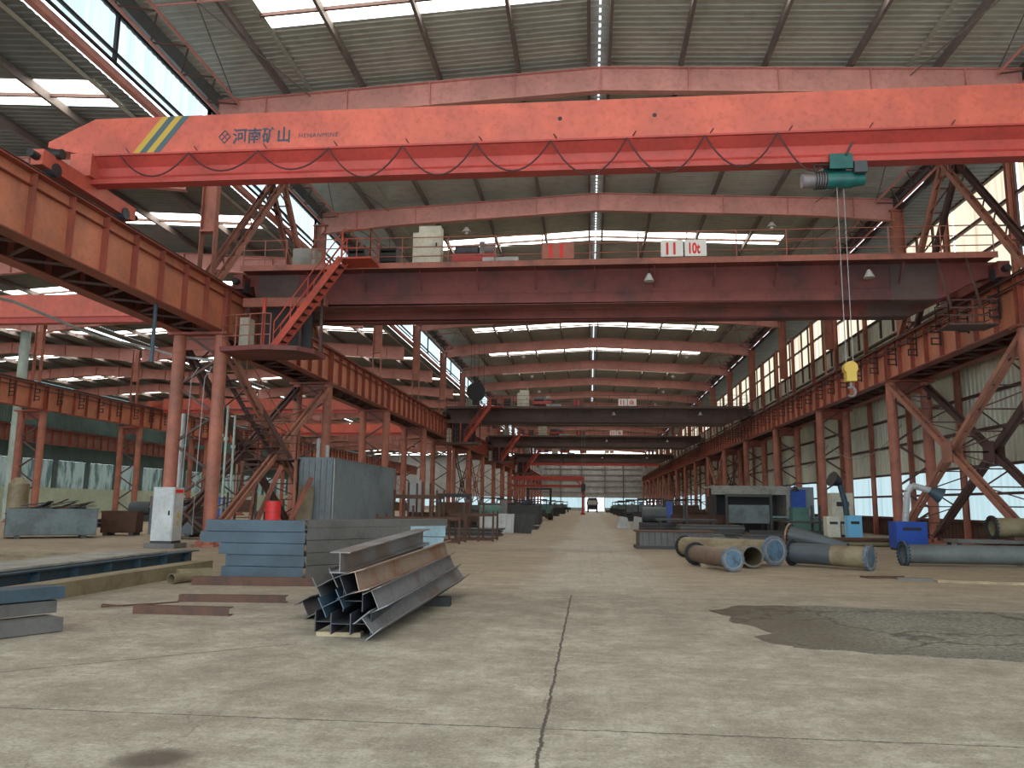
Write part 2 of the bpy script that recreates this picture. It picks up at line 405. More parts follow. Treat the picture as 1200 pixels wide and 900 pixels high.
window(v, 'slit')

# left clerestory between the main roof and the lower left roof
for k in range(K0, K1):
    a, b = FY(k) + .3, FY(k + 1) - .3
    window(MB().sheet((-14.75, a, 15.05), (0, 1, 0), b - a, (0, 0, 1), 1.55, (1, 0, 0), .3, .03), 'clere_panel')
fr = MB()
for k in range(K0, K1):
    a, b = FY(k), FY(k + 1)
    fr.box(-14.68, -14.60, a, b, 14.98, 15.06).box(-14.68, -14.60, a, b, 15.28, 15.38).box(-14.68, -14.60, a, b, 16.55, 16.65)
    for t in (0, .5, 1):
        y = a + (b - a) * t; fr.box(-14.68, -14.58, y - .06, y + .06, 15.0, 16.6)
struct('trim_clerestory', fr, 'dark')
struct('trim_gutter_left', MB().box(-15.0, -14.78, YB, YE, 14.74, 14.98), 'rafter')
struct('ceiling_upstand', MB().box(-14.8, -14.3, YB, YE, 16.65, 17.3), 'leansheet')

# right side: lean roof, eave glazing, outer wall
struct('ceiling_lean', MB().sheet((15.45, YB, 16.25), (0, 1, 0), YE - YB, (1, 0, 0), 2.6, (0, 0, -1), .42, .05), 'leansheet')
for k in range(K0, K1):
    for t in (.1, .43, .76):
        a = FY(k) + 12 * t
        window(MB().box(15.42, 15.47, a, a + 2.3, 16.48, 16.66), 'slit')
struct('trim_eave', MB().box(15.36, 15.42, YB, YE, 16.30, 16.48).box(15.36, 15.42, YB, YE, 16.66, 16.80).box(15.30, 15.46, YB, YE, 17.1, 17.3), 'darkbrace')
struct('ceiling_upstand_right', MB().box(15.48, 15.52, YB, YE, 16.2, 17.3), 'leansheet')
WX = 17.95
struct('wall_right', MB().sheet((WX, YB, 0), (0, 1, 0), YE - YB, (0, 0, 1), 1.05, (-1, 0, 0), .4, .05), 'rust')
struct('wall_right_sheet', MB().sheet((WX, YB, 3.55), (0, 1, 0), FY(0) - YB, (0, 0, 1), 7.05, (-1, 0, 0), .4, .05).sheet((WX, FY(0), 3.55), (0, 1, 0), YE - FY(0), (0, 0, 1), 9.55, (-1, 0, 0), .4, .05), 'wallsheet')
for k in range(K0, K1):
    a = FY(k)
    window(MB().sheet((WX, a, 1.05), (0, 1, 0), 12, (0, 0, 1), 2.5, (-1, 0, 0), .3, .04), 'band_panel')
    zl = 13.1 if k >= 0 else 10.6
    window(MB().sheet((WX, a + .1, zl), (0, 1, 0), 5.8, (0, 0, 1), 16.3 - zl, (-1, 0, 0), .3, .04), 'cream_panel')
    window(MB().sheet((WX, a + 6.1, zl), (0, 1, 0), 5.8, (0, 0, 1), 16.3 - zl, (-1, 0, 0), .3, .04), 'cream_panel')
g = MB()
for z in (1.05, 2.3, 3.55, 5.2, 6.8, 8.4, 10.0, 11.7, 13.1, 14.7, 16.2):
    g.box(WX - .22, WX - .06, YB, YE, z - .06, z + .06)
struct('trim_girts', g, 'darkbrace')
for k in range(K0, K1):
    for t in ((2, 4, 8, 10) if k >= 0 else (6,)):
        struct('trim_mullion', MB().box(WX - .2, WX - .08, FY(k) + t - .05, FY(k) + t + .05, 11.9, 16.2), 'darkbrace')

# far gable wall with its low glazing, doorway and high strip
e = MB()
def es(x0, x1, z0, z1): e.sheet((x0, YE, z0), (1, 0, 0), x1 - x0, (0, 0, 1), z1 - z0, (0, -1, 0), .6, .06)
es(-63, 18, 3.6, 15.0); es(-63, 18, 16.4, 18.4); es(-63, -1.3, 0, .9); es(3.9, 18, 0, .9)
struct('wall_back', e, 'endsheet')
for x0, x1 in ((-62, -40), (-38, -15), (-13, -8.1), (-7.9, -1.4), (4.1, 9.0), (9.2, 14.3)):
    window(MB().sheet((x0, YE, .9), (1, 0, 0), x1 - x0, (0, 0, 1), 2.7, (0, -1, 0), .5, .05), 'band_panel')
for x0 in range(-8, 14, 4):
    window(MB().box(x0 + .1, x0 + 3.9, YE, YE + .05, 15.0, 16.4), 'sky_panel')
g = MB()
for z in (5, 6.6, 8.2, 9.8, 11.4, 13): g.box(-13, 14.3, YE - .25, YE - .1, z - .07, z + .07)
for x in (-8, -2.2, 4.1, 9.1): g.box(x - .12, x + .12, YE - .4, YE - .1, 0 if x > 5 or x < -5 else 4.8, 16)
struct('trim_gable', g, 'purlin')
g = MB(); g.box(-1.5, -1.25, YE - .3, YE - .05, 0, 5.2).box(3.85, 4.1, YE - .3, YE - .05, 0, 5.2).box(-1.5, 4.1, YE - .3, YE - .05, 4.9, 5.2)
struct('door_1', g, 'endsheet')
window(MB().box(-1.2, 3.8, YE + .02, YE + .06, 3.7, 4.85), 'clere_panel')

# far left wall
struct('wall_left', MB().box(-62.7, -62.5, YB, YE, 0, 2.9), 'dado')
struct('wall_left_sheet', MB().sheet((-62.5, YB, 6.1), (0, 1, 0), YE - YB, (0, 0, 1), 9.0, (1, 0, 0), .4, .05), 'teal')
for k in range(K0, K1):
    window(MB().box(-62.6, -62.55, FY(k) + .4, FY(k) + 5.6, 2.9, 6.1), 'dullglass')
    window(MB().box(-62.6, -62.55, FY(k) + 6.4, FY(k) + 11.6, 2.9, 6.1), 'dullglass')
    struct('trim_left_pier', MB().box(-62.7, -62.4, FY(k) - .4, FY(k) + .4, 2.9, 6.1).box(-62.7, -62.4, FY(k) + 5.6, FY(k) + 6.4, 2.9, 6.1), 'teal')

# ------------------------------------------------------------------ rafters
def make_rafter(hw, drop, name='roof_rafter', mat='rafter'):
    """haunched roof girder, local x along the span, z = 0 at its ridge top"""
    r = empty(name); d = .92; n_ = 16
    def prof_z(x): return -drop * abs(x) / hw
    w = MB()
    top = [(x, prof_z(x)) for x in [(-hw + 2 * hw * i / n_) for i in range(n_ + 1)]]
    dep = lambda x: d + .18 * max(0, (abs(x) - hw * .72) / (hw * .28))
    vs = []; 
    for y in (-.012, .012):
        vs += [(x, y, z) for x, z in top]; vs += [(x, y, z - dep(x)) for x, z in top]
    m = n_ + 1; fs = []
    for i in range(n_):
        fs += [(i, i + 1, m + i + 1, m + i), (2 * m + i, 3 * m + i, 3 * m + i + 1, 2 * m + i + 1)]
    w.add(vs, fs); w.build('web', mat, r)
    for nm, off in (('top_flange', 0), ('bottom_flange', 1)):
        f = MB()
        for (x0, z0), (x1, z1) in zip(top, top[1:]):
            f.bar((x0, 0, z0 - dep(x0) * off), (x1, 0, z1 - dep(x1) * off), .3, .03)
        f.build(nm, mat, r)
    for i in range(-4, 5):
        x = i * hw / 4.6
        MB().box(x - .012, x + .012, -.14, .14, prof_z(x) - dep(x), prof_z(x)).build('stiffener', mat, r)
    return r
raf_main = make_rafter(14.7, .74); raf_left = make_rafter(11.5, .72)
tag(raf_main, None, 'roof rafter'); tag(raf_left, None, 'roof rafter')
first = {'m': 1, 'l': 1}
for k in range(K0, K1 + 1):
    y = FY(k)
    o = raf_main if first['m'] else dup(raf_main, (0, 0, 0)); first['m'] = 0
    o.location = (.45, y, 17.62)
    i = k + 2
    tag(o, ('%s red haunched roof rafter spanning the main nave, seen over the orange crane' % ORD[i]) if i in (0, 1) else ('%s red haunched roof rafter spanning the main nave, counted from the camera' % ORD[i] if i > 1 else 'red haunched roof rafter over the main nave behind the camera'), 'roof rafter', 'red rafters across the main nave')
    for cx, nm in ((-26.85, 'left nave next to the main nave'), (-50.4, 'outermost left nave')):
        if k > 12: continue
        c = raf_left if first['l'] else dup(raf_left, (0, 0, 0)); first['l'] = 0
        c.location = (cx, y, 15.15)
        tag(c, ('%s red roof rafter from the camera in the %s' % (ORD[max(0, k + 2)], nm)) if k >= -2 else 'red roof rafter in the %s, behind the camera' % nm, 'roof rafter', 'red rafters across the left naves')

# ------------------------------------------------------------------ lattice columns
def make_column(rp=16.2, sgn=1):
    """twin pipe column carrying two runway beams; local x=0 is the pipe nearer the main nave, x=1.45*sgn the other"""
    c = empty('lattice_column'); w = 1.6 * sgn
    for x in (0, w):
        leg = MB().tube((x, 0, .05), (x, 0, 7.62), .235, 20).build('leg', 'column', c, True)
        b = MB().box(x - .38, x + .38, -.38, .38, 0, .06)
        for a in (45, 135, 225, 315):
            ca, sa_ = math.cos(math.radians(a)), math.sin(math.radians(a))
            b.bar((x + ca * .2, sa_ * .2, .2), (x + ca * .42, sa_ * .42, .07), .02, .2)
        b.build('base_plate', 'column', leg)
    lo, hi = min(0, w), max(0, w)
    MB().box(lo - .34, hi + .34, -.36, .36, 7.62, 7.72).box(lo, hi, -.02, .02, 7.1, 7.62).build('cap_plate', 'beam_edge', c)
    l = MB(); z = .5
    while z < 6.9:
        l.bar((0, 0, z), (w, 0, z + 1.05), .09, .09); l.bar((w, 0, z + 1.05), (0, 0, z + 2.1), .09, .09); z += 2.1
    l.build('lacing', 'darkbrace', c)
    xc = w / 2
    p = MB()
    for s in (-.27, .27): p.box(xc + s - .014, xc + s + .014, -.16, .16, 7.72, rp)
    p.box(xc - .26, xc + .26, -.012, .012, 11.7, rp); p.box(xc - .26, xc + .26, -.15, .15, 11.62, 11.7)
    p.box(xc - .26, xc + .26, -.012, .012, 7.72, 9.6); p.box(xc - .26, xc + .26, -.15, .15, 9.5, 9.6)
    p.build('roof_post', 'column', c)
    if rp > 16:
        q = MB()
        for s in (-.2, .2): q.bar((xc - .25, s, 15.2), (xc + .25, s, 15.9), .05, .05)
        q.box(xc - .4, xc + .4, -.2, .2, rp, rp + .06).build('head_plate', 'column', c)
    return tag(c, None, 'column')
colR = make_column(16.25, 1); colL = make_column(16.2, -1); colN = make_column(14.4, -1)
def place(proto, used, loc, label, group, rz=None):
    if not used[0]: used[0] = 1; o = proto; o.location = loc
    else: o = dup(proto, loc)
    if rz is not None: o.rotation_euler[2] = rz
    o['label'] = label; o['group'] = group; return o
u1, u2, u3, u4 = [0], [0], [0], [0]
for k in range(-2, K1 + 1):
    w_ = ORD[k + 2]
    place(colR, u1, (14.5, FY(k), 0), '%s twin pipe column from the camera in the right hand row, rust orange' % w_, 'twin pipe columns on the right')
    place(colL, u2, (-13.5, FY(k), 0), '%s twin pipe column from the camera between the main nave and left nave' % w_, 'twin pipe columns left of the drive lane')
    if k <= 10:
        place(colN, u3, (-38.0, FY(k), 0), '%s twin pipe column from the camera at the far side of the left nave' % w_, 'twin pipe columns across the left nave')
# wall posts on the right
wp = empty('wall_post', label=None); MB().ibeam((0, 0, 0), (0, 0, 16.2), .25, .2, .012, .016, (1, 0, 0)).build('post', 'column', wp)
MB().box(-.2, .2, -.2, .2, 0, .03).build('base_plate', 'column', wp); tag(wp, None, 'wall post')
for k in range(-2, K1):
    for t in (0, 6):
        place(wp, u4, (WX - .38, FY(k) + t + .02, 0), '%s slim orange post from the camera against the right outer wall' % (ORD[k + 2] if t == 0 else ORD[k + 2] + ' intermediate'), 'slim posts on the right wall')

# ------------------------------------------------------------------ runway beams
def make_runway(face, conduct, webm='beam'):
    """12 m plate girder along +y; origin under its start, face=+1 if the ribbed face looks to +x"""
    r = empty('runway_beam'); H = 1.72
    MB().box(-.012, .012, .02, 11.98, .03, H - .03).build('web', webm, r)
    MB().box(-.24, .24, .02, 11.98, 0, .035).build('bottom_flange', 'beam_edge', r)
    MB().box(-.24, .24, .02, 11.98, H - .035, H).build('top_flange', 'beam_edge', r)
    ls = MB().box(.012 * face, .13 * face, .02, 11.98, H - .36, H - .34); ls.build('long_stiffener', 'beam_edge', r)
    for i in range(9):
        y = .12 + i * 11.76 / 8
        MB().box(-.2, .2, y - .012, y + .012, .035, H - .035).build('stiffener', 'beam_edge', r)
    MB().ibeam((0, .02, H + .08), (0, 11.98, H + .08), .16, .13, .02, .03).build('crane_rail', 'darkbrace', r)
    if conduct:
        f = face
        for i in range(5):
            y = 1.2 + i * 2.4; b = MB()
            for z in (.55, .8, 1.05, 1.3): b.box(.1 * f, .5 * f, y - .025, y + .025, z, z + .05)
            b.box(.1 * f, .15 * f, y - .025, y + .025, .5, 1.85).box(.46 * f, .5 * f, y - .025, y + .025, .55, .85).box(.46 * f, .5 * f, y - .025, y + .025, 1.05, 1.35)
            b.build('conductor_bracket', 'dark', r)
        for z in (1.62, 1.32):
            MB().tube((.34 * f, 0, z), (.34 * f, 12, z), .025, 6).build('conductor_bar', 'dark', r)
    return tag(r, None, 'crane runway beam')
rbL = make_runway(1, False); rbR = make_runway(-1, True); rbN = make_runway(1, True); rbB = make_runway(1, False, 'beam_shade')
uL, uR, uN, uB = [0], [0], [0], [0]
ZB = 7.72
for k in range(-2, K1):
    w_ = ORD[k + 2]
    place(rbL, uL, (-13.5, FY(k), ZB), '%s orange ribbed runway beam from the camera left of the drive lane' % w_, 'runway beams left of the drive lane')
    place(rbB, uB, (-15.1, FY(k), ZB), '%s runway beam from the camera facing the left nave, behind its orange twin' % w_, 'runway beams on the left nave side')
    place(rbR, uR, (14.5, FY(k), ZB), '%s runway beam from the camera on the right with black conductor brackets' % w_, 'runway beams on the right')
    if k <= 10:
        dn = place(rbN, uN, (-38.0, FY(k), ZB), '%s runway beam from the camera across the left nave with conductor brackets' % w_, 'runway beams across the left nave')
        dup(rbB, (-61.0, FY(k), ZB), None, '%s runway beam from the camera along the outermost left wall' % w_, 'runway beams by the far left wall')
# flat bracing between the twin beams
fb = empty('beam_lacing'); b = MB(); 
for i in range(6):
    y = i * 2.0
    b.bar((0, y, 0), (-1.6, y + 1, 0), .08, .06).bar((-1.6, y + 1, 0), (0, y + 2, 0), .08, .06)
b.build('diagonal', 'darkbrace', fb)
MB().box(-1.58, -.03, 0, 12, 1.62, 1.66).build('walkway_plate', 'darkbrace', fb); tag(fb, None, 'flat bracing'); uF = [0]
for k in range(-2, 12):
    place(fb, uF, (-13.5, FY(k), ZB + .06), '%s stretch from the camera of flat bracing between the twin left beams' % ORD[k + 2], 'bracing between the twin left beams')
    dup(fb, (16.1, FY(k), ZB + .06), None, '%s stretch from the camera of flat bracing behind the right runway' % ORD[k + 2], 'bracing behind the right runway')
# beam behind the right runway (second pipe line)
for k in range(-2, 10):
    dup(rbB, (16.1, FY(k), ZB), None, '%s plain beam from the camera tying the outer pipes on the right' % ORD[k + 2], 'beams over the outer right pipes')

# ------------------------------------------------------------------ cross braces
def make_cross(mat, w):
    c = empty('cross_brace')
    for a, b in (((0, 0, .25), (0, 12, 7.5)), ((0, 0, 7.5), (0, 12, .25))):
        m = MB()
        for s in (-.12, .12):
            m.bar((s * w, a[1], a[2]), (s * w, b[1], b[2]), .09, .19)
        m.build('diagonal', mat, c)
    g = MB()
    for s in (-.2, .2): g.box(s * w - .01, s * w + .01, 5.55, 6.45, 3.45, 4.3)
    g.build('gusset', mat, c)
    for y, z in ((.25, 7.1), (11.75, 7.1), (.25, .5), (11.75, .5)): MB().box(-.02, .02, y - .3, y + .3, z - .35, z + .35).build('end_gusset', mat, c)
    return tag(c, None, 'cross brace')
crA = make_cross('brace', 1); crB = make_cross('darkbrace', 1)
uA, uB2 = [0], [0]
for k, nth in ((-1, 'nearest'), (4, 'second'), (9, 'third')):
    for x, side in ((14.5, 'right'), (-13.5, 'left')):
        place(crA, uA, (x, FY(k), 0), '%s big reddish cross brace in the inner pipe line on the %s' % (nth, side), 'cross braces of the inner pipe lines')
    for x, side in ((16.1, 'right'), (-15.1, 'left')):
        place(crB, uB2, (x, FY(k), 0), '%s dark cross brace in the outer pipe line on the %s' % (nth, side), 'cross braces of the outer pipe lines')
# tie lattice joining the two braces of each pair
tl = empty('tie_lattice')
for (a, b) in (((.25), (7.5)), ((7.5), (.25))):
    m = MB()
    for i in range(11):
        t = i / 10; y = 12 * t; z = a + (b - a) * t
        m.bar((0, y, z), (1.6, y, z), .05, .05)
        if i < 10:
            t2 = (i + 1) / 10; m.bar((0 if i % 2 else 1.6, y, z), (1.6 if i % 2 else 0, 12 * t2, a + (b - a) * t2), .045, .045)
    m.build('lacing', 'darkbrace', tl)
tag(tl, None, 'bracing'); uT = [0]
place(tl, uT, (14.5, FY(-1), 0), 'dark ladder like lattice joining the near cross braces on the right', 'ladder lattices joining cross braces')
dup(tl, (-15.1, FY(-1), 0), None, 'dark ladder like lattice joining the near cross braces on the left', 'ladder lattices joining cross braces')
# V braces at roof level
def vbrace(x, dx, label, mat):
    c = empty('roof_brace', (x, FY(-1), 0), 0, label, 'roof brace', 'inverted V braces below the eaves')
    for s, yb in ((0, .15), (1, 11.85)):
        m = MB(); m.ibeam((0, yb, 9.6), (0, 6, 16.1), .24, .2, .02, .03, (1, 0, 0)); m.build('diagonal', mat, c)
        m = MB()
        for i in range(8):
            t0, t1 = i / 8, (i + 1) / 8
            f = lambda t: Vector((0, yb + (6 - yb) * t, 9.6 + 6.5 * t))
            a = f(t0); b = f(t1); b2 = Vector((dx, b.y, b.z)); m.bar(a, b2, .05, .05); m.bar(b, b2, .05, .05)
        m.build('lacing', 'darkbrace', c)
    MB().box(-.02, .02, 5.5, 6.5, 15.6, 16.4).build('gusset', mat, c)
vbrace(-14.0, -.5, 'inverted V roof brace on the left, inner leg plane, dull red', 'brace')
vbrace(-14.6, .0, 'inverted V roof brace on the left, plane nearer the left nave', 'brace')
vbrace(14.95, .5, 'inverted V roof brace on the right, inner leg plane, dull red', 'brace')
vbrace(15.6, .0, 'inverted V roof brace on the right, plane nearer the outer wall', 'darkbrace')
# eave trusses along both sides
et = empty('eave_truss')
MB().tube((0, .2, 0), (0, 11.8, 0), .055, 8).build('chord', 'rafter', et); MB().tube((.75, .2, .42), (.75, 11.8, .42), .055, 8).build('chord', 'rafter', et)
m = MB()
for i in range(12):
    y = .2 + i * 11.6 / 12; y2 = y + 11.6 / 12
    m.bar((0 if i % 2 else .75, y, 0 if i % 2 else .42), (.75 if i % 2 else 0, y2, .42 if i % 2 else 0), .05, .05)
m.build('lacing', 'darkbrace', et); tag(et, None, 'eave truss'); uE = [0]
for k in range(-2, 11):
    place(et, uE, (-14.1, FY(k), 16.25), '%s light lattice truss from the camera along the left eave' % ORD[k + 2], 'lattice trusses along the left eave')
    o = dup(et, (15.0, FY(k) + 12, 16.25), PI, '%s light lattice truss from the camera along the right eave' % ORD[k + 2], 'lattice trusses along the right eave')
# crossed tie rods under the roof next to the eaves
tr = empty('tie_rod_cross')
MB().tube((0, 0, 0), (3.0, 12, .12), .022, 6).build('rod', 'purlin', tr); MB().tube((0, 12, 0), (3.0, 0, .12), .022, 6).build('rod', 'purlin', tr)
MB().tube((0, 6, 0), (3.0, 6, .12), .04, 6).build('strut', 'rafter', tr); tag(tr, None, 'tie rods'); uX = [0]
for k in range(-2, 8):
    place(tr, uX, (-13.6, FY(k), 16.85), '%s crossed roof tie rods from the camera next to the left eave' % ORD[k + 2], 'tie rods at the left eave')
    dup(tr, (11.4, FY(k), 16.85), None, '%s crossed roof tie rods from the camera next to the right eave' % ORD[k + 2], 'tie rods at the right eave')

# ------------------------------------------------------------------ lettering helper
def text(name, body, size, loc, rot, mat, parent, ext=.004, sx=1, shear=0, off=0):
    c = bpy.data.curves.new(name, 'FONT'); c.body = body; c.size = size; c.extrude = ext; c.shear = shear; c.offset = off; c.space_character = 1.16 if size < .2 else 1.0
    c.materials.append(M[mat]); o = bpy.data.objects.new(name, c); COL.objects.link(o)
    me = bpy.data.meshes.new_from_object(o); bpy.data.objects.remove(o); bpy.data.curves.remove(c)
    for v_ in me.vertices: v_.co.x *= sx
    o = bpy.data.objects.new(name, me); COL.objects.link(o); me.materials.clear(); me.materials.append(M[mat])
    o.location = loc; o.rotation_euler = rot; o.parent = parent; return o
FR = (PI / 2, 0, 0)                       # upright, facing -y

# ------------------------------------------------------------------ near single girder crane
YC = 18.8
c1 = empty('overhead_crane', (0, YC, 0), 0, 'bright coral single girder overhead crane with hanging green hoist, nearest the camera', 'overhead crane')
x0, x1, xe = -13.2, 14.2, 15.2
def gp(w, z): return [(-w / 2, z), (w / 2, z)]
g = MB(); yf = 0.0; wd = .62
sec = [(-14.55, 11.15, 11.0, .40), (-13.25, 11.76, 10.70, .62), (14.25, 11.76, 10.70, .62), (15.3, 11.3, 10.9, .40)]
vs = []; fs = []
for x, zt, zl, w in sec: vs += [(x, 0, zl), (x, 0, zt), (x, wd, zt), (x, wd, zl)]
for i in range(3):
    a = 4 * i
    for j in range(4): fs.append((a + j, a + (j + 1) % 4, a + 4 + (j + 1) % 4, a + 4 + j))
fs += [(3, 2, 1, 0), (12, 13, 14, 15)]
g.add(vs, fs).build('box_girder', 'coral', c1)
g = MB()
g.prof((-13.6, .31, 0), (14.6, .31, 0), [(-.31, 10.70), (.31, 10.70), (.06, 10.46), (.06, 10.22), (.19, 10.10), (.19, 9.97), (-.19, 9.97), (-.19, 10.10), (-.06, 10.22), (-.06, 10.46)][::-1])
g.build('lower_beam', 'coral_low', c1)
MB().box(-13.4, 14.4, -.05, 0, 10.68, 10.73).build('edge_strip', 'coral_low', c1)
for sx in (-13.5, 14.5):
    ec = MB().box(sx - .16, sx + .16, -1.7, 2.3, 9.72, 10.12).build('end_carriage', 'coral', c1)
    MB().tube((sx, -1.7, 9.92), (sx, -1.95, 9.92), .1, 12).build('buffer', 'dark', ec)
    MB().tube((sx, 2.3, 9.92), (sx, 2.55, 9.92), .1, 12).build('buffer', 'dark', ec)
    for y in (-1.2, 1.8): MB().tube((sx - .2, y, 9.78), (sx + .2, y, 9.78), .17, 16).build('wheel', 'darksteel', ec)
    MB().box(sx - .3, sx + .3, -.1, .75, 10.12, 10.75).build('seat_bracket', 'coral', c1)
    MB().tube((sx - .3, -1.2, 10.2), (sx + .3, -1.2, 10.2), .13, 14).build('drive_motor', 'dark', c1)
# festoon cable
xs = [-12.4, -10.5, -8.6, -6.7, -4.75, -2.85, -.95, .95, 2.85, 4.6]
for a, b in zip(xs, xs[1:]):
    sag = R.uniform(.75, .95) if a > -8 else R.uniform(.5, .7)
    pts = [(a + (b - a) * t, -.1, 10.66 - sag * 4 * t * (1 - t)) for t in [i / 12 for i in range(13)]]
    MB().path(pts, .022, 6).build('festoon_cable', 'cable', c1, True)
pts = [(4.6 + 1.0 * t, -.1, 10.66 - 1.0 * math.sin(t * PI * .62)) for t in [i / 12 for i in range(13)]]
MB().path(pts, .022, 6).build('festoon_cable', 'cable', c1, True)
for i in range(15):
    x = -12.2 + i * 1.9
    MB().bar((x, -.03, 10.75), (x - .08 * (1 if i < 7 else -1), -.06, 10.86), .022, .022).build('cable_bracket', 'cable', c1)
for x in (-.72, 1.65): MB().tube((x, -.006, 11.29), (x, .01, 11.29), .055, 14).build('inspection_hole', 'dark', c1)
for x, mt in ((-12.12, 'yellow'), (-11.93, 'stripeblue'), (-11.74, 'yellow'), (-11.55, 'stripeblue')):
    MB().add([(x, -.006, 10.74), (x + .19, -.006, 10.74), (x + .95, -.006, 11.755), (x + .76, -.006, 11.755)], [(0, 1, 2, 3)]).build('painted_stripe', mt, c1)
em = MB()                                 # diamond emblem with a cross lattice
cx, cz, q = -9.58, 11.12, .155
P4 = [Vector((cx - q, 0, cz)), Vector((cx, 0, cz + q * 1.15)), Vector((cx + q, 0, cz)), Vector((cx, 0, cz - q * 1.15))]
for i in range(4): em.bar(P4[i] + Vector((0, -.006, 0)), P4[(i + 1) % 4] + Vector((0, -.006, 0)), .01, .028, (0, 0, 1))
for i in range(2):
    a = (P4[i] + P4[(i + 1) % 4]) / 2; b = (P4[(i + 2) % 4] + P4[(i + 3) % 4]) / 2
    em.bar(a + Vector((0, -.006, 0)), b + Vector((0, -.006, 0)), .01, .022, (0, 0, 1))
em.build('emblem', 'ink', c1)
text('lettering', '河南矿山', .46, (-9.36, -.006, 10.95), FR, 'ink', c1, .003, .87, 0, .009)
text('small_lettering', 'HENANMINE', .17, (-7.57, -.006, 11.02), FR, 'ink', c1, .003, .98, .12, 0)
# hoist
h = empty('electric_hoist', (6.1, YC + .31, 9.97), 0, 'green electric wire rope hoist hanging under the near coral crane', 'hoist')
MB().tube((-.28, 0, -.40), (.32, 0, -.40), .215, 24).build('drum', 'hoist', h, True)
MB().tube((-.58, 0, -.40), (-.28, 0, -.40), .20, 20).build('gear_housing', 'motor', h, True)
m = MB()
for i in range(5): m.tube((-.56 + i * .06, 0, -.40), (-.535 + i * .06, 0, -.40), .225, 20)
m.build('cooling_fin', 'dark', h, True)
MB().tube((-.86, 0, -.40), (-.58, 0, -.40), .175, 20).build('motor', 'motor', h, True)
MB().tube((.32, 0, -.40), (.62, 0, -.40), .19, 20, .15).build('brake_housing', 'hoist', h, True); MB().box(.3, .6, -.34, -.18, -.34, -.06).build('control_box', 'darkpipe', h)
tb = MB().box(-.26, .28, -.30, -.24, -.22, .16).box(-.26, .28, .24, .30, -.22, .16); tb.build('trolley_plate', 'hoist', h)
for x in (-.14, .16):
    for s in (-1, 1): MB().tube((x, s * .22, .045), (x, s * .11, .045), .075, 14).build('wheel', 'darksteel', h)
MB().bar((.12, -.3, .1), (.28, -.33, .42), .07, .06).build('guide_arm', 'cable', h)
MB().path([(-.26, -.25, -.1), (-.62, -.25, -.1), (-.62, -.2, -.24)], .018, 6).build('cable_loop', 'dark', h)
MB().tube((-.05, -.05, -.6), (-.05, -.05, -5.0), .011, 6).build('rope', 'rope', h)
MB().tube((.14, .05, -.6), (.14, .05, -5.0), .011, 6).build('rope', 'rope', h)
hb = MB().tube((.045, -.10, -5.1), (.045, .10, -5.1), .16, 20).box(-.07, .16, -.11, .11, -5.42, -5.1).build('hook_block', 'yellow', h, True)
hk = [(.045 + .10 * math.sin(a), 0, -5.68 - .11 * math.cos(a) + .02) for a in [x * .35 for x in range(-2, 12)]]
MB().path([(.045, 0, -5.42), (.045, 0, -5.56)] + hk[::-1][:1] + hk[::-1][1:], .03, 8).build('hook', 'motor', hb, True)

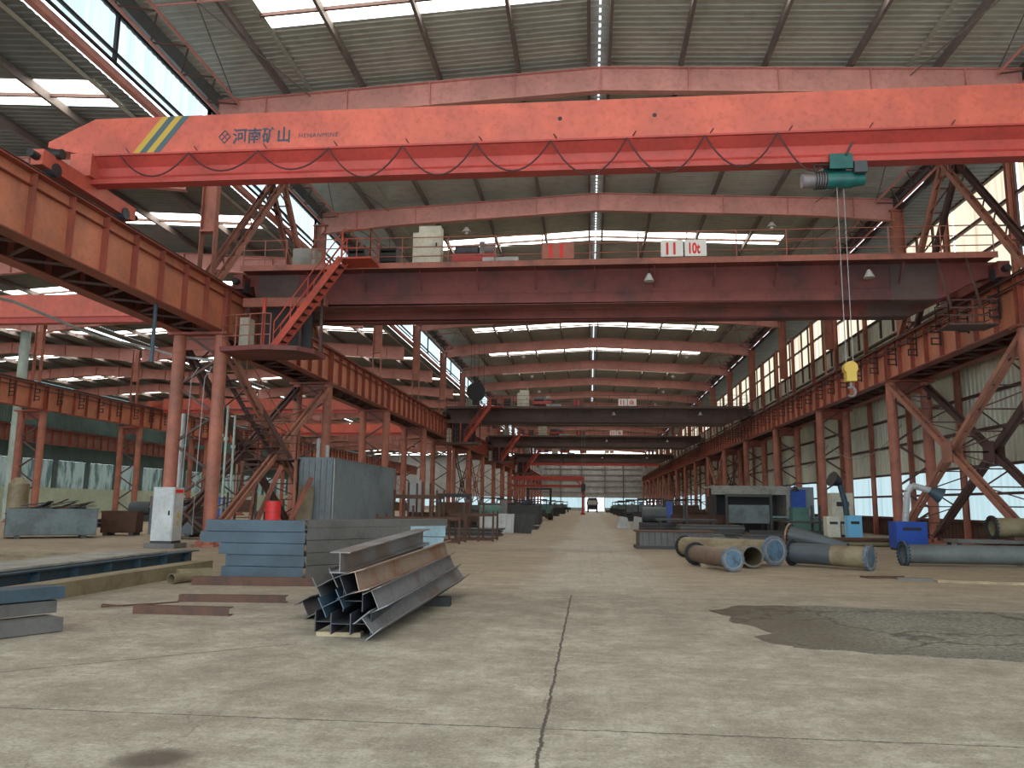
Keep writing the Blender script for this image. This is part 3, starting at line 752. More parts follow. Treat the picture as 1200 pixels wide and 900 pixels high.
# ------------------------------------------------------------------ double girder cranes
def railing(pts, h=1.1, step=1.8, r=.022):
    m = MB()
    for a, b in zip(pts, pts[1:]):
        a = Vector(a); b = Vector(b); n_ = max(1, round((b - a).length / step))
        for i in range(n_ + 1):
            p = a.lerp(b, i / n_); m.tube(p, p + Vector((0, 0, h)), r, 6)
        for z in (h, h * .66, h * .33): m.tube(a + Vector((0, 0, z)), b + Vector((0, 0, z)), r * .9, 6)
    return m
def dg_crane(yf, label, full, mir=False, dark='maroon'):
    c = empty('overhead_crane', (0, yf, 0), 0, label, 'overhead crane', None)
    zt, zb = 10.42, 9.1
    for nm, y in (('front_girder', 0), ('rear_girder', 2.6)):
        m = MB(); vs = []; fs = []
        for x, b, t in ((-13.75, 9.95, zt), (-13.15, 9.95, zt), (-12.95, zb + .1, zt), (12.6, zb, zt), (13.9, 9.75, zt), (14.75, 9.95, zt)):
            vs += [(x, y, b), (x, y, t), (x, y + .55, t), (x, y + .55, b)]
        for i in range(5):
            for j in range(4): fs.append((4 * i + j, 4 * i + (j + 1) % 4, 4 * i + 4 + (j + 1) % 4, 4 * i + 4 + j))
        fs += [(3, 2, 1, 0), (20, 21, 22, 23)]
        m.add(vs, fs).box(-12.9, 12.5, y - .03, y + .58, zb - .02, zb).box(-12.9, 12.5, y - .015, y, zb + .42, zb + .46)
        gd = m.build(nm, dark, c)
        for ea, eb, zz in ((-12.94, -11.3, zb + .1), (10.9, 12.55, zb)):
            MB().box(ea, eb, y - .022, y - .002, zz, zt - .02).box(ea, eb, y, y + .55, zz - .045, zz - .025).build('sooty_end_plate', 'sootbrown', gd)
        MB().box(-11, 12, y + .22, y + .32, zt, zt + .1).build('trolley_rail', 'darkbrace', gd)
    for i in range(11):
        x = -10.8 + i * 2.2
        MB().bar((x, 0, zt - .75), (x, -.55, zt - .08), .05, .05).build('walkway_bracket', dark, c)
    for sx in (-13.5, 14.5):
        e_ = MB().box(sx - .2, sx + .2, -.7, 3.9, 9.68, 10.25).build('end_carriage', dark, c)
        for y in (-.3, 3.4): MB().tube((sx - .22, y, 9.84), (sx + .22, y, 9.84), .24, 18).build('wheel', 'darksteel', e_)
        for y0, y1 in ((-.7, -.95), (3.9, 4.15)): MB().tube((sx, y0, 9.95), (sx, y1, 9.95), .12, 12).build('buffer', 'dark', e_)
    MB().box(-13.4, 14.3, -.75, 0, zt + .0, zt + .05).build('walkway_deck', dark, c)
    MB().box(-13.4, 14.3, -.78, -.74, zt - .06, zt + .16).build('walkway_edge', 'maroon_edge', c)
    railing([(-10.6, -.72, zt + .05), (14.2, -.72, zt + .05)]).build('railing', 'maroon_edge' if full else 'darkbrace', c)
    railing([(-12.9, 3.3, zt + .05), (14.2, 3.3, zt + .05)], 1.1, 2.2).build('railing', 'darkbrace', c)
    railing([(-13.3, -.72, zt + .05), (-11.6, -.72, zt + .05)], 1.1, .85).build('end_railing', 'maroon_edge', c)
    MB().box(-13.0, -11.7, .6, 2.5, 9.2, 10.3).build('end_box', 'sootbrown', c)
    # trolley with winches
    t = MB().box(-5.3, -3.6, .1, 2.9, zt + .45, zt + .75).build('trolley_frame', 'coral_low' if full else 'darkbrace', c)
    MB().tube((-5.2, .5, zt + .95), (-4.3, .5, zt + .95), .26, 18).build('winch_drum', 'darksteel', t, True)
    MB().tube((-5.1, 2.0, zt + .95), (-4.1, 2.0, zt + .95), .24, 18).build('winch_drum', 'darksteel', t, True)
    MB().tube((-4.05, .5, zt + 1.0), (-3.65, .5, zt + 1.0), .24, 16).build('motor', 'motor', t, True)
    MB().box(-4.25, -4.05, .3, 1.5, zt + .75, zt + 1.3).build('gear_case', 'motor', t)
    for x in (-5.0, -3.9):
        for y in (.27, 2.87): MB().tube((x - .06, y, zt + .28), (x + .06, y, zt + .28), .18, 14).build('wheel', 'darksteel', t)
    cb = MB().box(-6.48, -5.62, -.5, .0, zt + .05, zt + 1.68).build('electric_cabinet', 'cream', c)
    MB().box(-6.40, -5.70, -.515, -.5, zt + .12, zt + 1.6).build('door', 'cream', cb); MB().box(-5.82, -5.76, -.54, -.51, zt + .85, zt + 1.0).build('handle', 'dark', cb)
    MB().box(-6.72, -6.5, -.42, .1, zt + .05, zt + 1.45).build('side_cabinet', 'cream', c)
    MB().box(-4.0, -2.65, -.55, -.15, zt + .05, zt + .38).build('cable_trunk', 'cabinet', c)
    for x in (-9.25, -8.0 if full else -9.0): 
        m = MB()
        for z in range(4): m.box(x, x + .62, -.4, .1, zt + .12 + z * .22, zt + .25 + z * .22)
        m.box(x - .02, x + .02, -.42, .12, zt + .05, zt + 1.0).box(x + .6, x + .64, -.42, .12, zt + .05, zt + 1.0).build('resistor_bank', 'dark', c)
    MB().box(-11.55, -10.65, -.2, .5, zt + .1, zt + 1.0).build('resistor_cover', 'weathered', c)
    # notice boards on the railing
    def board(x0, x1, zc, txt, back, sz, ink='redpaint'):
        b = MB().box(x0, x1, -.80, -.77, zc - .31, zc + .31).build('sign_board', back, c)
        text('sign_lettering', txt, sz, (x0 + .1, -.803, zc - sz * .36), FR, ink, b, .003, (x1 - x0 - .16) / (sz * (.62 * len(txt))) if len(txt) else 1, 0, .02)
    board(-1.72, -.56, zt + .5, '11', 'maroon_edge' if full else 'rust', .72)
    board(2.62, 3.42, zt + .5, '11', 'white', .62)
    board(3.48, 4.26, zt + .5, '10t', 'white', .55)
    # access stair and cab landing at the left end
    st = empty('access_stair'); st.parent = c
    a = Vector((-11.45, -1.25, 7.15)); b = Vector((-9.05, -1.25, zt + .05))
    for s in (0, .62): MB().bar(a + Vector((0, -s, 0)), b + Vector((0, -s, 0)), .05, .24).build('stringer', 'stair', st)
    m = MB()
    for i in range(1, 13):
        p = a.lerp(b, i / 13); m.box(p.x - .12, p.x + .12, p.y - .62, p.y, p.z, p.z + .03)
    m.build('tread', 'darkbrace', st)
    for s in (0, .62):
        m = MB(); o1, o2 = a + Vector((0, -s, 0)), b + Vector((0, -s, 0)); up = Vector((0, 0, .95)); up2 = Vector((0, 0, .5))
        m.tube(o1 + up, o2 + up, .022, 6).tube(o1 + up2, o2 + up2, .018, 6)
        for i in range(5): p = o1.lerp(o2, i / 4); m.tube(p, p + up, .02, 6)
        m.build('handrail', 'stair', st)
    MB().box(-9.15, -7.9, -1.95, -.75, zt - .02, zt + .04).build('stair_landing', 'stair', c)
    railing([(-9.0, -1.9, zt + .05), (-7.95, -1.9, zt + .05), (-7.95, -.8, zt + .05)], 1.05, .8).build('landing_railing', 'stair', c)
    # landing hanging under the girder end
    m = MB(); ring = [(-13.3, -2.2), (-11.6, -2.5), (-10.4, -2.2), (-10.0, -1.5), (-10.0, -.3), (-13.3, -.3)]
    nn = len(ring); m.add([(x, y, 6.95) for x, y in ring] + [(x, y, 7.12) for x, y in ring], [tuple(range(nn))[::-1], tuple(range(nn, 2 * nn))] + [(i, (i + 1) % nn, (i + 1) % nn + nn, i + nn) for i in range(nn)])
    m.build('cab_landing', 'maroon', c)
    railing([(-13.25, -2.15, 7.12), (-11.6, -2.45, 7.12), (-11.35, -2.4, 7.12)], 1.15, .6).build('cab_railing', 'maroon_edge', c)
    for x, y in ((-13.1, -.4), (-11.0, -.4), (-10.15, -.5), (-11.7, -2.2)):
        MB().box(x - .05, x + .05, y - .05, y + .05, 7.12, 9.3 if x != -11.7 else 8.9).build('hanger_post', 'stair' if x == -11.7 else 'darkbrace', c)
    MB().box(-13.3, -10.0, -.55, -.3, 9.0, 9.35).build('hanger_beam', 'maroon_edge', c)
    MB().box(-13.2, -12.85, -.9, -.35, 7.12, 8.5).build('control_desk', 'cream', c)
    MB().box(-12.7, -10.6, -.3, -.2, 7.12, 9.0).build('cab_back', 'dark', c)
    # maintenance cage at the right end
    m = railing([(12.0, -.9, 7.75), (13.6, -.9, 7.75), (13.6, -1.9, 7.75), (12.0, -1.9, 7.75), (12.0, -.9, 7.75)], .8, .8)
    m.box(12.0, 13.6, -1.9, -.9, 7.70, 7.75).build('inspection_cage', 'darkbrace', c)
    for x in (12.5, 13.5): MB().bar((x, -1.0, 8.5), (x - .2, -.6, zt), .06, .06).build('cage_hanger', 'darkbrace', c)
    # work lamps below
    for x in (2.2, 10.0):
        lm = MB().tube((x, -.5, zt - .35), (x, -.5, zt - .65), .05, 14, .2).build('work_lamp', 'lamp', c, True)
        MB().tube((x, -.5, zt), (x, -.5, zt - .35), .015, 6).build('lamp_stem', 'dark', lm)
    return c
cr2 = dg_crane(29.0, 'large maroon double girder crane with red 11 and 10t boards, second from the camera', True)
tag(cr2, group='overhead cranes of the main nave')
for y, lab in ((73, 'dark double girder crane with stairs, third from the camera'), (104, 'dark double girder crane, fourth from the camera'), (141, 'dark double girder crane, fifth from the camera')):
    o = cr2.copy(); COL.objects.link(o)
    # far cranes repeat the same parts
    for ch in kids(cr2):
        k_ = ch.copy(); COL.objects.link(k_); k_.parent = o
        for g_ in kids(ch):
            d_ = g_.copy(); COL.objects.link(d_); d_.parent = k_
    o.location = (0, y, 0); tag(o, lab, 'overhead crane', 'overhead cranes of the main nave')
    for ch in [x for x in bpy.data.objects if x.parent == o and x.type == 'MESH' and x.data.materials[0].name.startswith(('old maroon', 'faded red w'))]:
        ch.material_slots[0].link = 'OBJECT'; ch.material_slots[0].material = M['sootbrown']
# ropes and hook blocks below the far cranes
def crane_hook(x, y, z1, label, mat='dark', r=.32):
    o = empty('hook_block', (x, y, 0), 0, label, 'crane hook', 'hook blocks of the double girder cranes')
    for s in (-.12, .12): MB().tube((s, 0, 10.4), (s, 0, z1), .014, 5).build('rope', 'rope', o)
    MB().tube((0, -.14, z1 - .2), (0, .14, z1 - .2), r, 18).box(-.2, .2, -.12, .12, z1 - .75, z1 - .2).build('sheave_case', mat, o, True)
    MB().path([(0, 0, z1 - .75), (0, 0, z1 - .95), (.16, 0, z1 - 1.1), (.1, 0, z1 - 1.3), (-.1, 0, z1 - 1.28)], .05, 8).build('hook', mat, o, True)
crane_hook(-3.6, 105.5, 8.2, 'dark hook block hanging from the fourth crane')
crane_hook(-.6, 74.4, 3.6, 'small dark hook block low on long ropes of the third crane', 'dark', .2)
# ropes up to a pulley hung left of the third crane
p = empty('hanging_pulley', (-10.3, 70.6, 0), 0, 'round black cable drum hanging left at the third crane', 'pulley')
for s in (-.5, -.2, .2, .7): MB().tube((s, 0, 16.4), (s, 0, 12.2), .015, 5).build('rope', 'dark', p)
MB().tube((0, -.2, 11.7), (0, .2, 11.7), .85, 22).build('drum', 'dark', p, True); MB().box(-.3, .3, -.15, .15, 10.5, 11.2).build('bracket', 'dark', p)

# far red girders and the semi portal
def red_crane(y, zb, label, x0=-13.5, x1=14.5):
    c = empty('red_gantry', (0, y, 0), 0, label, 'overhead crane')
    MB().box(x0, x1, 0, .5, zb, zb + .9).build('box_girder', 'coral_low', c)
    MB().box(x0, x1, -.1, .6, zb - .12, zb).build('lower_flange', 'coral_low', c)
    for x in (x0, x1): MB().box(x - .2, x + .2, -1.5, 2, 9.61, zb + .1).build('end_carriage', 'coral_low', c)
    return c
red_crane(168, 9.95, 'bright red single girder crane near the far gable')
g = empty('portal_crane', (0, 132, 0), 0, 'red semi portal frame with one leg beside the drive lane', 'portal crane')
MB().box(-13.0, -1.0, 0, .5, 5.6, 6.3).build('upper_girder', 'coral_low', g); MB().box(-13.0, -1.3, 1.2, 1.5, 4.5, 4.9).build('lower_girder', 'coral_low', g)
MB().prof((-1.15, .25, 0), (-1.15, .25, 6.3), [(-.2, -.2), (.2, -.2), (.2, .2), (-.2, .2)]).build('leg', 'coral_low', g); MB().box(-1.5, -.8, -1.6, 2.1, 0, .35).build('foot_beam', 'coral_low', g)
MB().bar((-1.3, .25, 4.6), (-2.3, .25, 5.7), .2, .2).build('brace', 'coral_low', g)
# cranes of the left nave
def left_crane(y, zb, label):
    c = empty('orange_crane', (0, y, 0), 0, label, 'overhead crane', 'orange cranes in the left nave')
    MB().box(-37.6, -15.3, 0, .6, zb, zb + 1.0).build('box_girder', 'coral', c)
    MB().box(-37.6, -15.3, .1, .5, zb - .25, zb).build('lower_beam', 'coral_low', c)
    for x in (-38.0, -14.95): MB().box(x - .18, x + .18, -1.4, 2.0, 9.66, 10.1).build('end_carriage', 'coral', c)
left_crane(31.6, 9.5, 'orange single girder crane glimpsed under the big left runway beam')
left_crane(66, 9.5, 'first orange girder crossing the left nave behind the stair tower')
left_crane(88, 9.5, 'second orange girder crossing the left nave further back')

# ------------------------------------------------------------------ services
def vpipe(name, x, y, z0, z1, r, mat, label, joints=0):
    o = empty(name, (x, y, 0), 0, label, 'pipe')
    MB().tube((0, 0, z0), (0, 0, z1), r, 16).build('riser', mat, o, True)
    for i in range(joints):
        z = z0 + (z1 - z0) * (i + .5) / joints; MB().tube((0, 0, z - .06), (0, 0, z + .06), r + .05, 16).build('collar', mat, o, True)
    return o
vpipe('vent_duct', -41.2, 53.0, 0, 14, .34, 'duct', 'tall pale green vent duct beside the columns across the left nave', 5)
vpipe('drain_pipe', -15.55, 28.8, 0, 4.9, .1, 'cabinet', 'white drain pipe rising beside the near left column', 2)
vpipe('drain_pipe', -12.9, 36.6, 0, 4.6, .09, 'cabinet', 'left of two white drain pipes near the corrugated enclosure', 2)
vpipe('drain_pipe', -12.55, 36.9, 0, 4.3, .09, 'cabinet', 'right of two white drain pipes near the corrugated enclosure', 2)
for i, (x, lab) in enumerate(((-14.45, 'thin cable loop beside the near left column, outer'), (-13.95, 'thin cable loop beside the near left column, inner'))):
    o = MB().path([(x, 27.0, .4), (x + .02, 27.0, 3), (x + .1, 26.95, 6.0), (x + .35, 26.95, 6.4)], .018, 6).build('wall_cable', 'rope', None, True)
    tag(o, lab, 'cable', 'thin cables by the near left column')
tag(MB().path([(-16.0, y, 6.95 + .1 * math.sin(y)) for y in range(8, 28, 2)] + [(-15.2, 27.5, 6.9), (-14.0, 27.8, 6.8)], .045, 8).build('conduit_pipe', 'cabinet', None, True), 'long pale conduit running below the near left runway beam', 'pipe')
o = empty('down_tube', (-13.6, 23.0, 0), 0, 'blue grey tube hanging below the near left runway beam', 'pipe')
MB().tube((0, 0, 7.72), (0, 0, 5.9), .06, 10).build('tube', 'bluesteel', o); MB().tube((0, 0, 5.86), (0, 0, 5.92), .08, 10).build('end_cap', 'bluesteel', o)

for i, (x, y, z1) in enumerate(((-14.9, 30.2, 5.2), (-14.7, 30.3, 5.6), (-14.45, 30.2, 5.4), (-14.2, 30.35, 5.0))):
    vpipe('conduit_riser', x, y, 0, z1, .045, 'duct', '%s thin pale riser from the left behind the near left column' % ORD[i].replace('nearest', 'first'), 2)['group'] = 'thin risers behind the near left column'
o = empty('steel_drum', (-12.1, 29.6, .78), 0, 'bright red drum on a stand behind the blue channel stack', 'drum')
MB().tube((0, 0, 0), (0, 0, .85), .29, 22).build('body', 'redpaint', o, True)
for z in (.02, .42, .83): MB().tube((0, 0, z - .02), (0, 0, z + .02), .305, 22).build('hoop', 'coral_low', o, True)
o = empty('drum_stand', (-12.1, 29.6, 0), 0, 'dark stand under the red drum', 'stand')
MB().box(-.8, .45, -.35, .35, .72, .78).build('top', 'cabinet', o)
for x in (-.75, .4):
    for y in (-.3, .3): MB().box(x - .03, x + .03, y - .03, y + .03, 0, .72).build('leg', 'dark', o)
# stair tower in the left column line
t = empty('steel_stair', (-14.05, 31.2, 0), 0, 'steep dark steel stair climbing between the left braces to the crane level', 'stair')
fl = [((0, 1.9, 3.4), (0, -2.1, 7.1)), ((-.9, 0.0, 0), (-.9, 3.2, 3.4))]
for a, b in fl:
    a, b = Vector(a), Vector(b)
    for s in (0, .75): MB().bar(a + Vector((-s + 1.2, 0, 0)), b + Vector((-s + .2, 0, 0)), .06, .2).build('stringer', 'darkbrace', t)
    m = MB()
    for i in range(1, 15):
        p = a.lerp(b, i / 15); off = 1.2 - i / 15; m.box(p.x - .75 + off, p.x + off, p.y - .12, p.y + .12, p.z, p.z + .035)
    m.build('tread', 'darkbrace', t)
    m = MB(); 
    for i in range(6):
        q_ = a.lerp(b, i / 5) + Vector((1.2 - i / 5, 0, 0)); m.tube(q_, q_ + Vector((0, 0, 1)), .02, 6)
    m.tube(a + Vector((1.2, 0, 1)), b + Vector((.2, 0, 1)), .025, 6).build('handrail', 'column', t)
MB().box(-1.2, 1.6, 1.6, 3.6, 3.36, 3.42).build('landing', 'darkbrace', t)
railing([(-1.1, 1.7, 3.42), (1.5, 1.7, 3.42), (1.5, 3.5, 3.42)], 1.0, .9).build('landing_railing', 'darkbrace', t)
for x, y in ((-1.1, 1.7), (1.5, 1.7), (1.5, 3.5), (-1.1, 3.5)): MB().box(x - .05, x + .05, y - .05, y + .05, 0, 3.36).build('post', 'brace', t)
# short struts and shelving tangle at the foot of the left columns
for i, (x, y, h, lab) in enumerate(((-13.2, 29.9, 3.0, 'slanting rusty prop left of the stair, nearer one'), (-12.4, 31.2, 2.6, 'slanting rusty prop left of the stair, farther one'))):
    tag(MB().ibeam((x, y, 0), (x + .9, y + .8, h), .16, .14, .01, .014).build('steel_prop', 'column'), lab, 'prop', 'slanting props at the stair foot')

# ------------------------------------------------------------------ left foreground objects
def ib(name, p0, p1, h, b, mat, label, group=None, tw=.012, tf=.016, roll=0, cat='steel beam'):
    """H beam; local origin at near end"""
    p0, p1 = Vector(p0), Vector(p1); d = p1 - p0; ln = d.length
    o = MB().ibeam((0, 0, 0), (0, ln, 0), h, b, tw, tf).build(name, mat)
    q = d.to_track_quat('Y', 'Z'); o.rotation_mode = 'QUATERNION'
    from mathutils import Quaternion
    o.rotation_quaternion = q @ Quaternion((0, 1, 0), math.radians(roll)); o.location = p0
    return tag(o, label, cat, group)
PG = 'H beams in the loose pile beside the drive lane'
def hb(x, z, roll, mat, lab, x1=None, z1=None, y0=10.0, y1=15.6, h=.30, b=.28):
    return ib('h_beam', (x, y0, z), (x if x1 is None else x1, y1, z if z1 is None else z1), h, b, mat, lab, PG, .010, .013, roll)
# near ends almost on the floor, far half propped by a sleeper
tag(MB().box(-3.25, -2.2, 12.6, 12.78, 0, .14).build('sleeper', 'dark'), 'dark steel sleeper under the far half of the H beam pile', 'sleeper')
tag(MB().box(-3.3, -2.75, 9.6, 9.75, 0, .05).build('sleeper', 'wood'), 'thin timber strip under the near end of the H beam pile', 'sleeper')
for (x, z, ro, mt, lab, xf, zf, ya, yb) in (
    (-3.20, .17, 90, 'darksteel', 'dark H beam at the bottom left of the pile, lying on its side', -3.16, .27, 9.6, 14.0),
    (-2.955, .17, 90, 'darksteel', 'dark H beam in the bottom row, second from the left', -2.90, .27, 9.45, 14.2),
    (-2.72, .17, 90, 'darksteel', 'dark H beam in the bottom row, third from the left', -2.64, .27, 9.5, 14.1),
    (-2.60, .17, -38, 'millsteel', 'tilted grey H beam at the bottom right edge of the pile', -2.34, .36, 9.35, 14.5),
    (-3.10, .40, 64, 'bluesteel', 'blue tinted H beam in the second layer, leftmost', -3.06, .50, 9.5, 13.9),
    (-2.86, .42, 90, 'darksteel', 'dark H beam in the second layer, middle', -2.82, .52, 9.6, 14.0),
    (-2.56, .45, -24, 'millsteel', 'silver H beam with a brown end, right side, second layer', -2.47, .58, 9.5, 14.3),
    (-2.93, .62, -22, 'darksteel', 'near black H beam tilted in the middle of the pile', -2.86, .74, 9.4, 13.8),
    (-2.76, .67, -15, 'ruststeel', 'rust streaked H beam on the right side below the top beam', -2.58, .80, 9.4, 14.3),
    (-2.98, .885, 0, 'millsteel', 'pale grey H beam on top of the pile, upright', -2.99, 1.02, 9.4, 14.2),
    (-3.92, .14, -28, 'dullsteel', 'olive grey H beam lying low at the left foot of the pile', -3.70, .14, 10.9, 14.6),
    (-3.22, .63, 62, 'dullsteel', 'short dusty H beam poking out at the left of the pile', -3.15, .68, 9.6, 12.6)):
    hb(x, z, ro, mt, lab, xf, zf, ya, yb, .25, .25)

# blue box stack, its dull return stack and the pale one behind
SG = 'blue grey steel channels stacked behind the H beam pile'
xs_ = [(-7.72, .10), (-7.66, .34), (-7.80, .58), (-8.25, .82), (-8.12, 1.06)]
for i, (x0_, z) in enumerate(xs_):
    nm = ['bottom', 'second from the bottom', 'middle', 'second from the top', 'top'][i]
    o = MB().channel((0, 0, 0), (2.05 - (x0_ + 8.0) * 0 , 0, 0), .225, .3, .02, (0, 0, 1))
    ob = MB().box(0, -5.95 - x0_, 0, .02, -.115, .115).box(0, -5.95 - x0_, .02, .36, .095, .115).box(0, -5.95 - x0_, .02, .36, -.115, -.095).build('steel_channel', 'bluesteel')
    ob.location = (x0_, 16.3 + .05 * (i % 2), z + .03); tag(ob, '%s blue grey steel channel of the five high stack' % nm, 'steel channel', SG)
tag(MB().box(-7.6, -7.45, 16.5, 17.0, 0, .03).box(-6.4, -6.25, 16.5, 17.0, 0, .03).build('packing_strip', 'wood'), 'thin timber packing under the blue channel stack', 'packing')
SG2 = 'dull steel channels stepped back to the right of the blue stack'
for i, (ln, z) in enumerate(((1.0, .15), (1.35, .41), (1.7, .67), (2.4, .93), (3.4, 1.14))):
    nm = ['bottom', 'second from the bottom', 'middle', 'second from the top', 'top'][i]
    a = math.radians(52); d = Vector((math.cos(a), math.sin(a), 0)); nrm = Vector((-math.sin(a), math.cos(a), 0)); h2 = .125 if i < 4 else .08
    m = MB(); m.prof((0, 0, 0), d * ln * 1.15, [(0, -h2), (0, h2), (-.4, h2), (-.4, h2 - .02), (-.02, h2 - .02), (-.02, -h2 + .02), (-.4, -h2 + .02), (-.4, -h2)][::-1])
    ob = m.build('steel_channel', 'dullsteel'); ob.location = (-5.9, 16.35, z); tag(ob, '%s dull brown grey channel of the stepped stack' % nm, 'steel channel', SG2)
for i in range(3):
    nm = ['bottom', 'middle', 'top'][i]
    m = MB().box(0, 2.2, 0, .02, -.16, .16).box(0, 2.2, .02, .34, .14, .16).box(0, 2.2, .02, .34, -.16, -.14)
    ob = m.build('steel_channel', 'paleblue'); ob.location = (-6.3 + i * .05, 22.0, .5 + i * .34 - .33 + .0); tag(ob, '%s pale blue channel of the stack farthest behind the pile' % nm, 'steel channel', 'pale blue channels behind the stepped stack')
# rusty sections lying on the floor
def lying(x0_, x1_, y0_, y1_, h, mat, label, grp='rusty steel sections lying on the floor left of the pile'):
    a = Vector((x0_, y0_, 0)); b = Vector((x1_, y1_, 0)); ln = (b - a).length
    m = MB().box(0, ln, 0, .012, 0, h).box(0, ln, .012, .14, h - .012, h).box(0, ln, .012, .14, 0, .012)
    m.tube((.05, -.001, h * .6), (.05, .013, h * .6), .014, 8)
    o = m.build('rusty_channel', mat); o.location = a; o.rotation_euler = (0, 0, math.atan2(b.y - a.y, b.x - a.x)); return tag(o, label, 'steel section', grp)
lying(-6.48, -5.06, 11.0, 11.0, .115, 'rust', 'short rusty channel on the floor nearest the camera')
lying(-6.55, -4.84, 12.4, 12.55, .11, 'rust', 'short rusty channel just behind the nearest one')
lying(-7.6, -4.6, 14.85, 15.1, .16, 'rust', 'longer red brown channel in front of the blue stack')
tag(MB().path([(-6.9, 11.9, .012), (-7.1, 11.7, .012), (-7.45, 11.8, .012), (-7.3, 11.55, .012), (-7.0, 11.6, .03), (-6.75, 12.0, .012), (-6.5, 12.3, .012), (-6.6, 12.5, .012)], .012, 6).build('wire_rope', 'rust'), 'thin tangled rusty wire on the floor left of the short channels', 'wire')
# stack at the left edge
for i, (y0_, x1_, z, h, mt, lab) in enumerate(((8.1, -6.42, .09, .16, 'dullsteel', 'bottom grey channel of the stack cut by the left picture edge'),
                                               (8.3, -6.66, .27, .15, 'dullsteel', 'middle channel of the stack cut by the left picture edge'),
                                               (8.35, -6.60, .44, .15, 'bluesteel', 'top blue grey channel of the stack cut by the left picture edge'))):
    a = math.radians(62)
    m = MB(); d = Vector((math.cos(a), math.sin(a), 0))
    m.prof(-d * 3.2, (0, 0, 0), [(0, -h / 2), (0, h / 2), (-.42, h / 2), (-.42, h / 2 - .015), (-.02, h / 2 - .015), (-.02, -h / 2 + .015), (-.42, -h / 2 + .015), (-.42, -h / 2)][::-1])
    ob = m.build('steel_channel', mt); ob.location = (x1_, y0_ + 1.3, z); tag(ob, lab, 'steel channel', 'channels stacked at the left picture edge')
tag(MB().box(-7.6, -6.9, 8.2, 8.32, 0, .02).build('packing_strip', 'wood'), 'thin packing strip under the left edge stack', 'packing')
# long members going back on the left
def long_member(p0, p1, h, b, z, mat, label, kind='i'):
    p0 = Vector((*p0, z)); p1 = Vector((*p1, z)); o = empty('long_girder', p0, 0, label, 'steel girder', 'long members lying on the left floor')
    d = p1 - p0
    if kind == 'i':
        MB().ibeam((0, 0, 0), d, h, b, .02, .03).build('girder', mat, o)
        n_ = 9; m = MB(); sd = Vector((d.y, -d.x, 0)).normalized()
        for i in range(n_):
            q = d * ((i + .6) / n_); m = MB().bar(q - sd * (b * .42), q + sd * (b * .42), .02, h * .86); m.build('stiffener', mat, o)
    else:
        MB().box(0, 0, 0, 0, 0, 0); MB().bar((0, 0, 0), d, b, h).build('girder', mat, o)
    return o
long_member((-9.9, 9.5), (-10.2, 19.8), .34, .42, .18, 'bluesteel', 'long flanged blue grey girder with web stiffeners on the left floor')
long_member((-8.75, 9.5), (-8.75, 17.6), .26, .42, .13, 'olive', 'long dusty olive square section beside the flanged girder', 'box')
long_member((-10.45, 9.0), (-10.7, 18.4), .04, 1.2, .385, 'weathered', 'wide dusty steel plate laid on the flanged girder', 'box')
for i, (ya, zz) in enumerate(((18.6, .07), (19.7, .07), (20.8, .07))):
    ob = MB().bar((-22, ya + .8, zz), (-11.9 - i * .7, ya, zz), .22, .14).build('steel_bar', 'olive')
    tag(ob, '%s long dusty bar lying across behind the plates, left floor' % ['nearest', 'middle', 'farthest'][i], 'steel bar', 'long bars across the left floor')
p = empty('pipe_stub', (-8.05, 14.9, .1), 0, 'small open pipe stub beside the long brown section', 'pipe'); MB().shell((0, 0, 0), (.12, .5, 0), .1, .012, 18).build('stub', 'olive', p, True)
ob = MB().bar((-8.35, 15.7, .11), (-7.9, 16.2, .11), .2, .2).build('steel_block', 'olive'); tag(ob, 'short brown square tube behind the pipe stub', 'steel section')

# bins, cabinet and other things left
def bin_(x, y, rz, L_, W_, H_, mat, label, fill=True):
    o = empty('scrap_bin', (x, y, 0), rz, label, 'bin', None)
    m = MB(); t_ = .03
    m.box(-L_ / 2, L_ / 2, -W_ / 2, -W_ / 2 + t_, .12, H_).box(-L_ / 2, L_ / 2, W_ / 2 - t_, W_ / 2, .12, H_).box(-L_ / 2, -L_ / 2 + t_, -W_ / 2, W_ / 2, .12, H_).box(L_ / 2 - t_, L_ / 2, -W_ / 2, W_ / 2, .12, H_).box(-L_ / 2, L_ / 2, -W_ / 2, W_ / 2, .12, .16)
    m.build('body', mat, o)
    MB().box(-L_ / 2 - .03, L_ / 2 + .03, -W_ / 2 - .03, -W_ / 2, H_ - .08, H_).box(-L_ / 2 + .5, -.1, -W_ / 2 - .02, -W_ / 2, .45, H_ - .5).build('rim', mat, o)
    for s in (-1, 1): MB().box(s * L_ * .36 - .1, s * L_ * .36 + .1, -W_ / 2, W_ / 2, 0, .12).build('skid', 'scrap', o)
    if fill:
        rr = random.Random(int(x * 10))
        for i in range(34):
            a = rr.uniform(-.5, .5); l_ = rr.uniform(.6, 1.5); cx_ = rr.uniform(-L_ * .35, L_ * .35); cy_ = rr.uniform(-W_ * .3, W_ * .3); zz = H_ - .12 + rr.uniform(0, .55) * (1 - abs(cx_) / L_ * 1.6)
            m = MB().bar((-l_ / 2 * math.cos(a), -l_ / 2 * math.sin(a), -rr.uniform(0, .15)), (l_ / 2 * math.cos(a), l_ / 2 * math.sin(a), rr.uniform(0, .2)), rr.uniform(.05, .25), rr.uniform(.02, .06))
            q = m.build('steel_offcut', 'scrap' if i % 4 else 'rust'); ca, sa_ = math.cos(rz), math.sin(rz)
            q.location = (x + cx_ * ca - cy_ * sa_, y + cx_ * sa_ + cy_ * ca, zz); tag(q, 'dark steel offcut in the heap on the %s' % ('big grey bin at left' if L_ > 3 else 'small bin'), 'offcut', 'offcuts heaped in the ' + ('big grey bin' if L_ > 3 else 'small bin'))
    return o
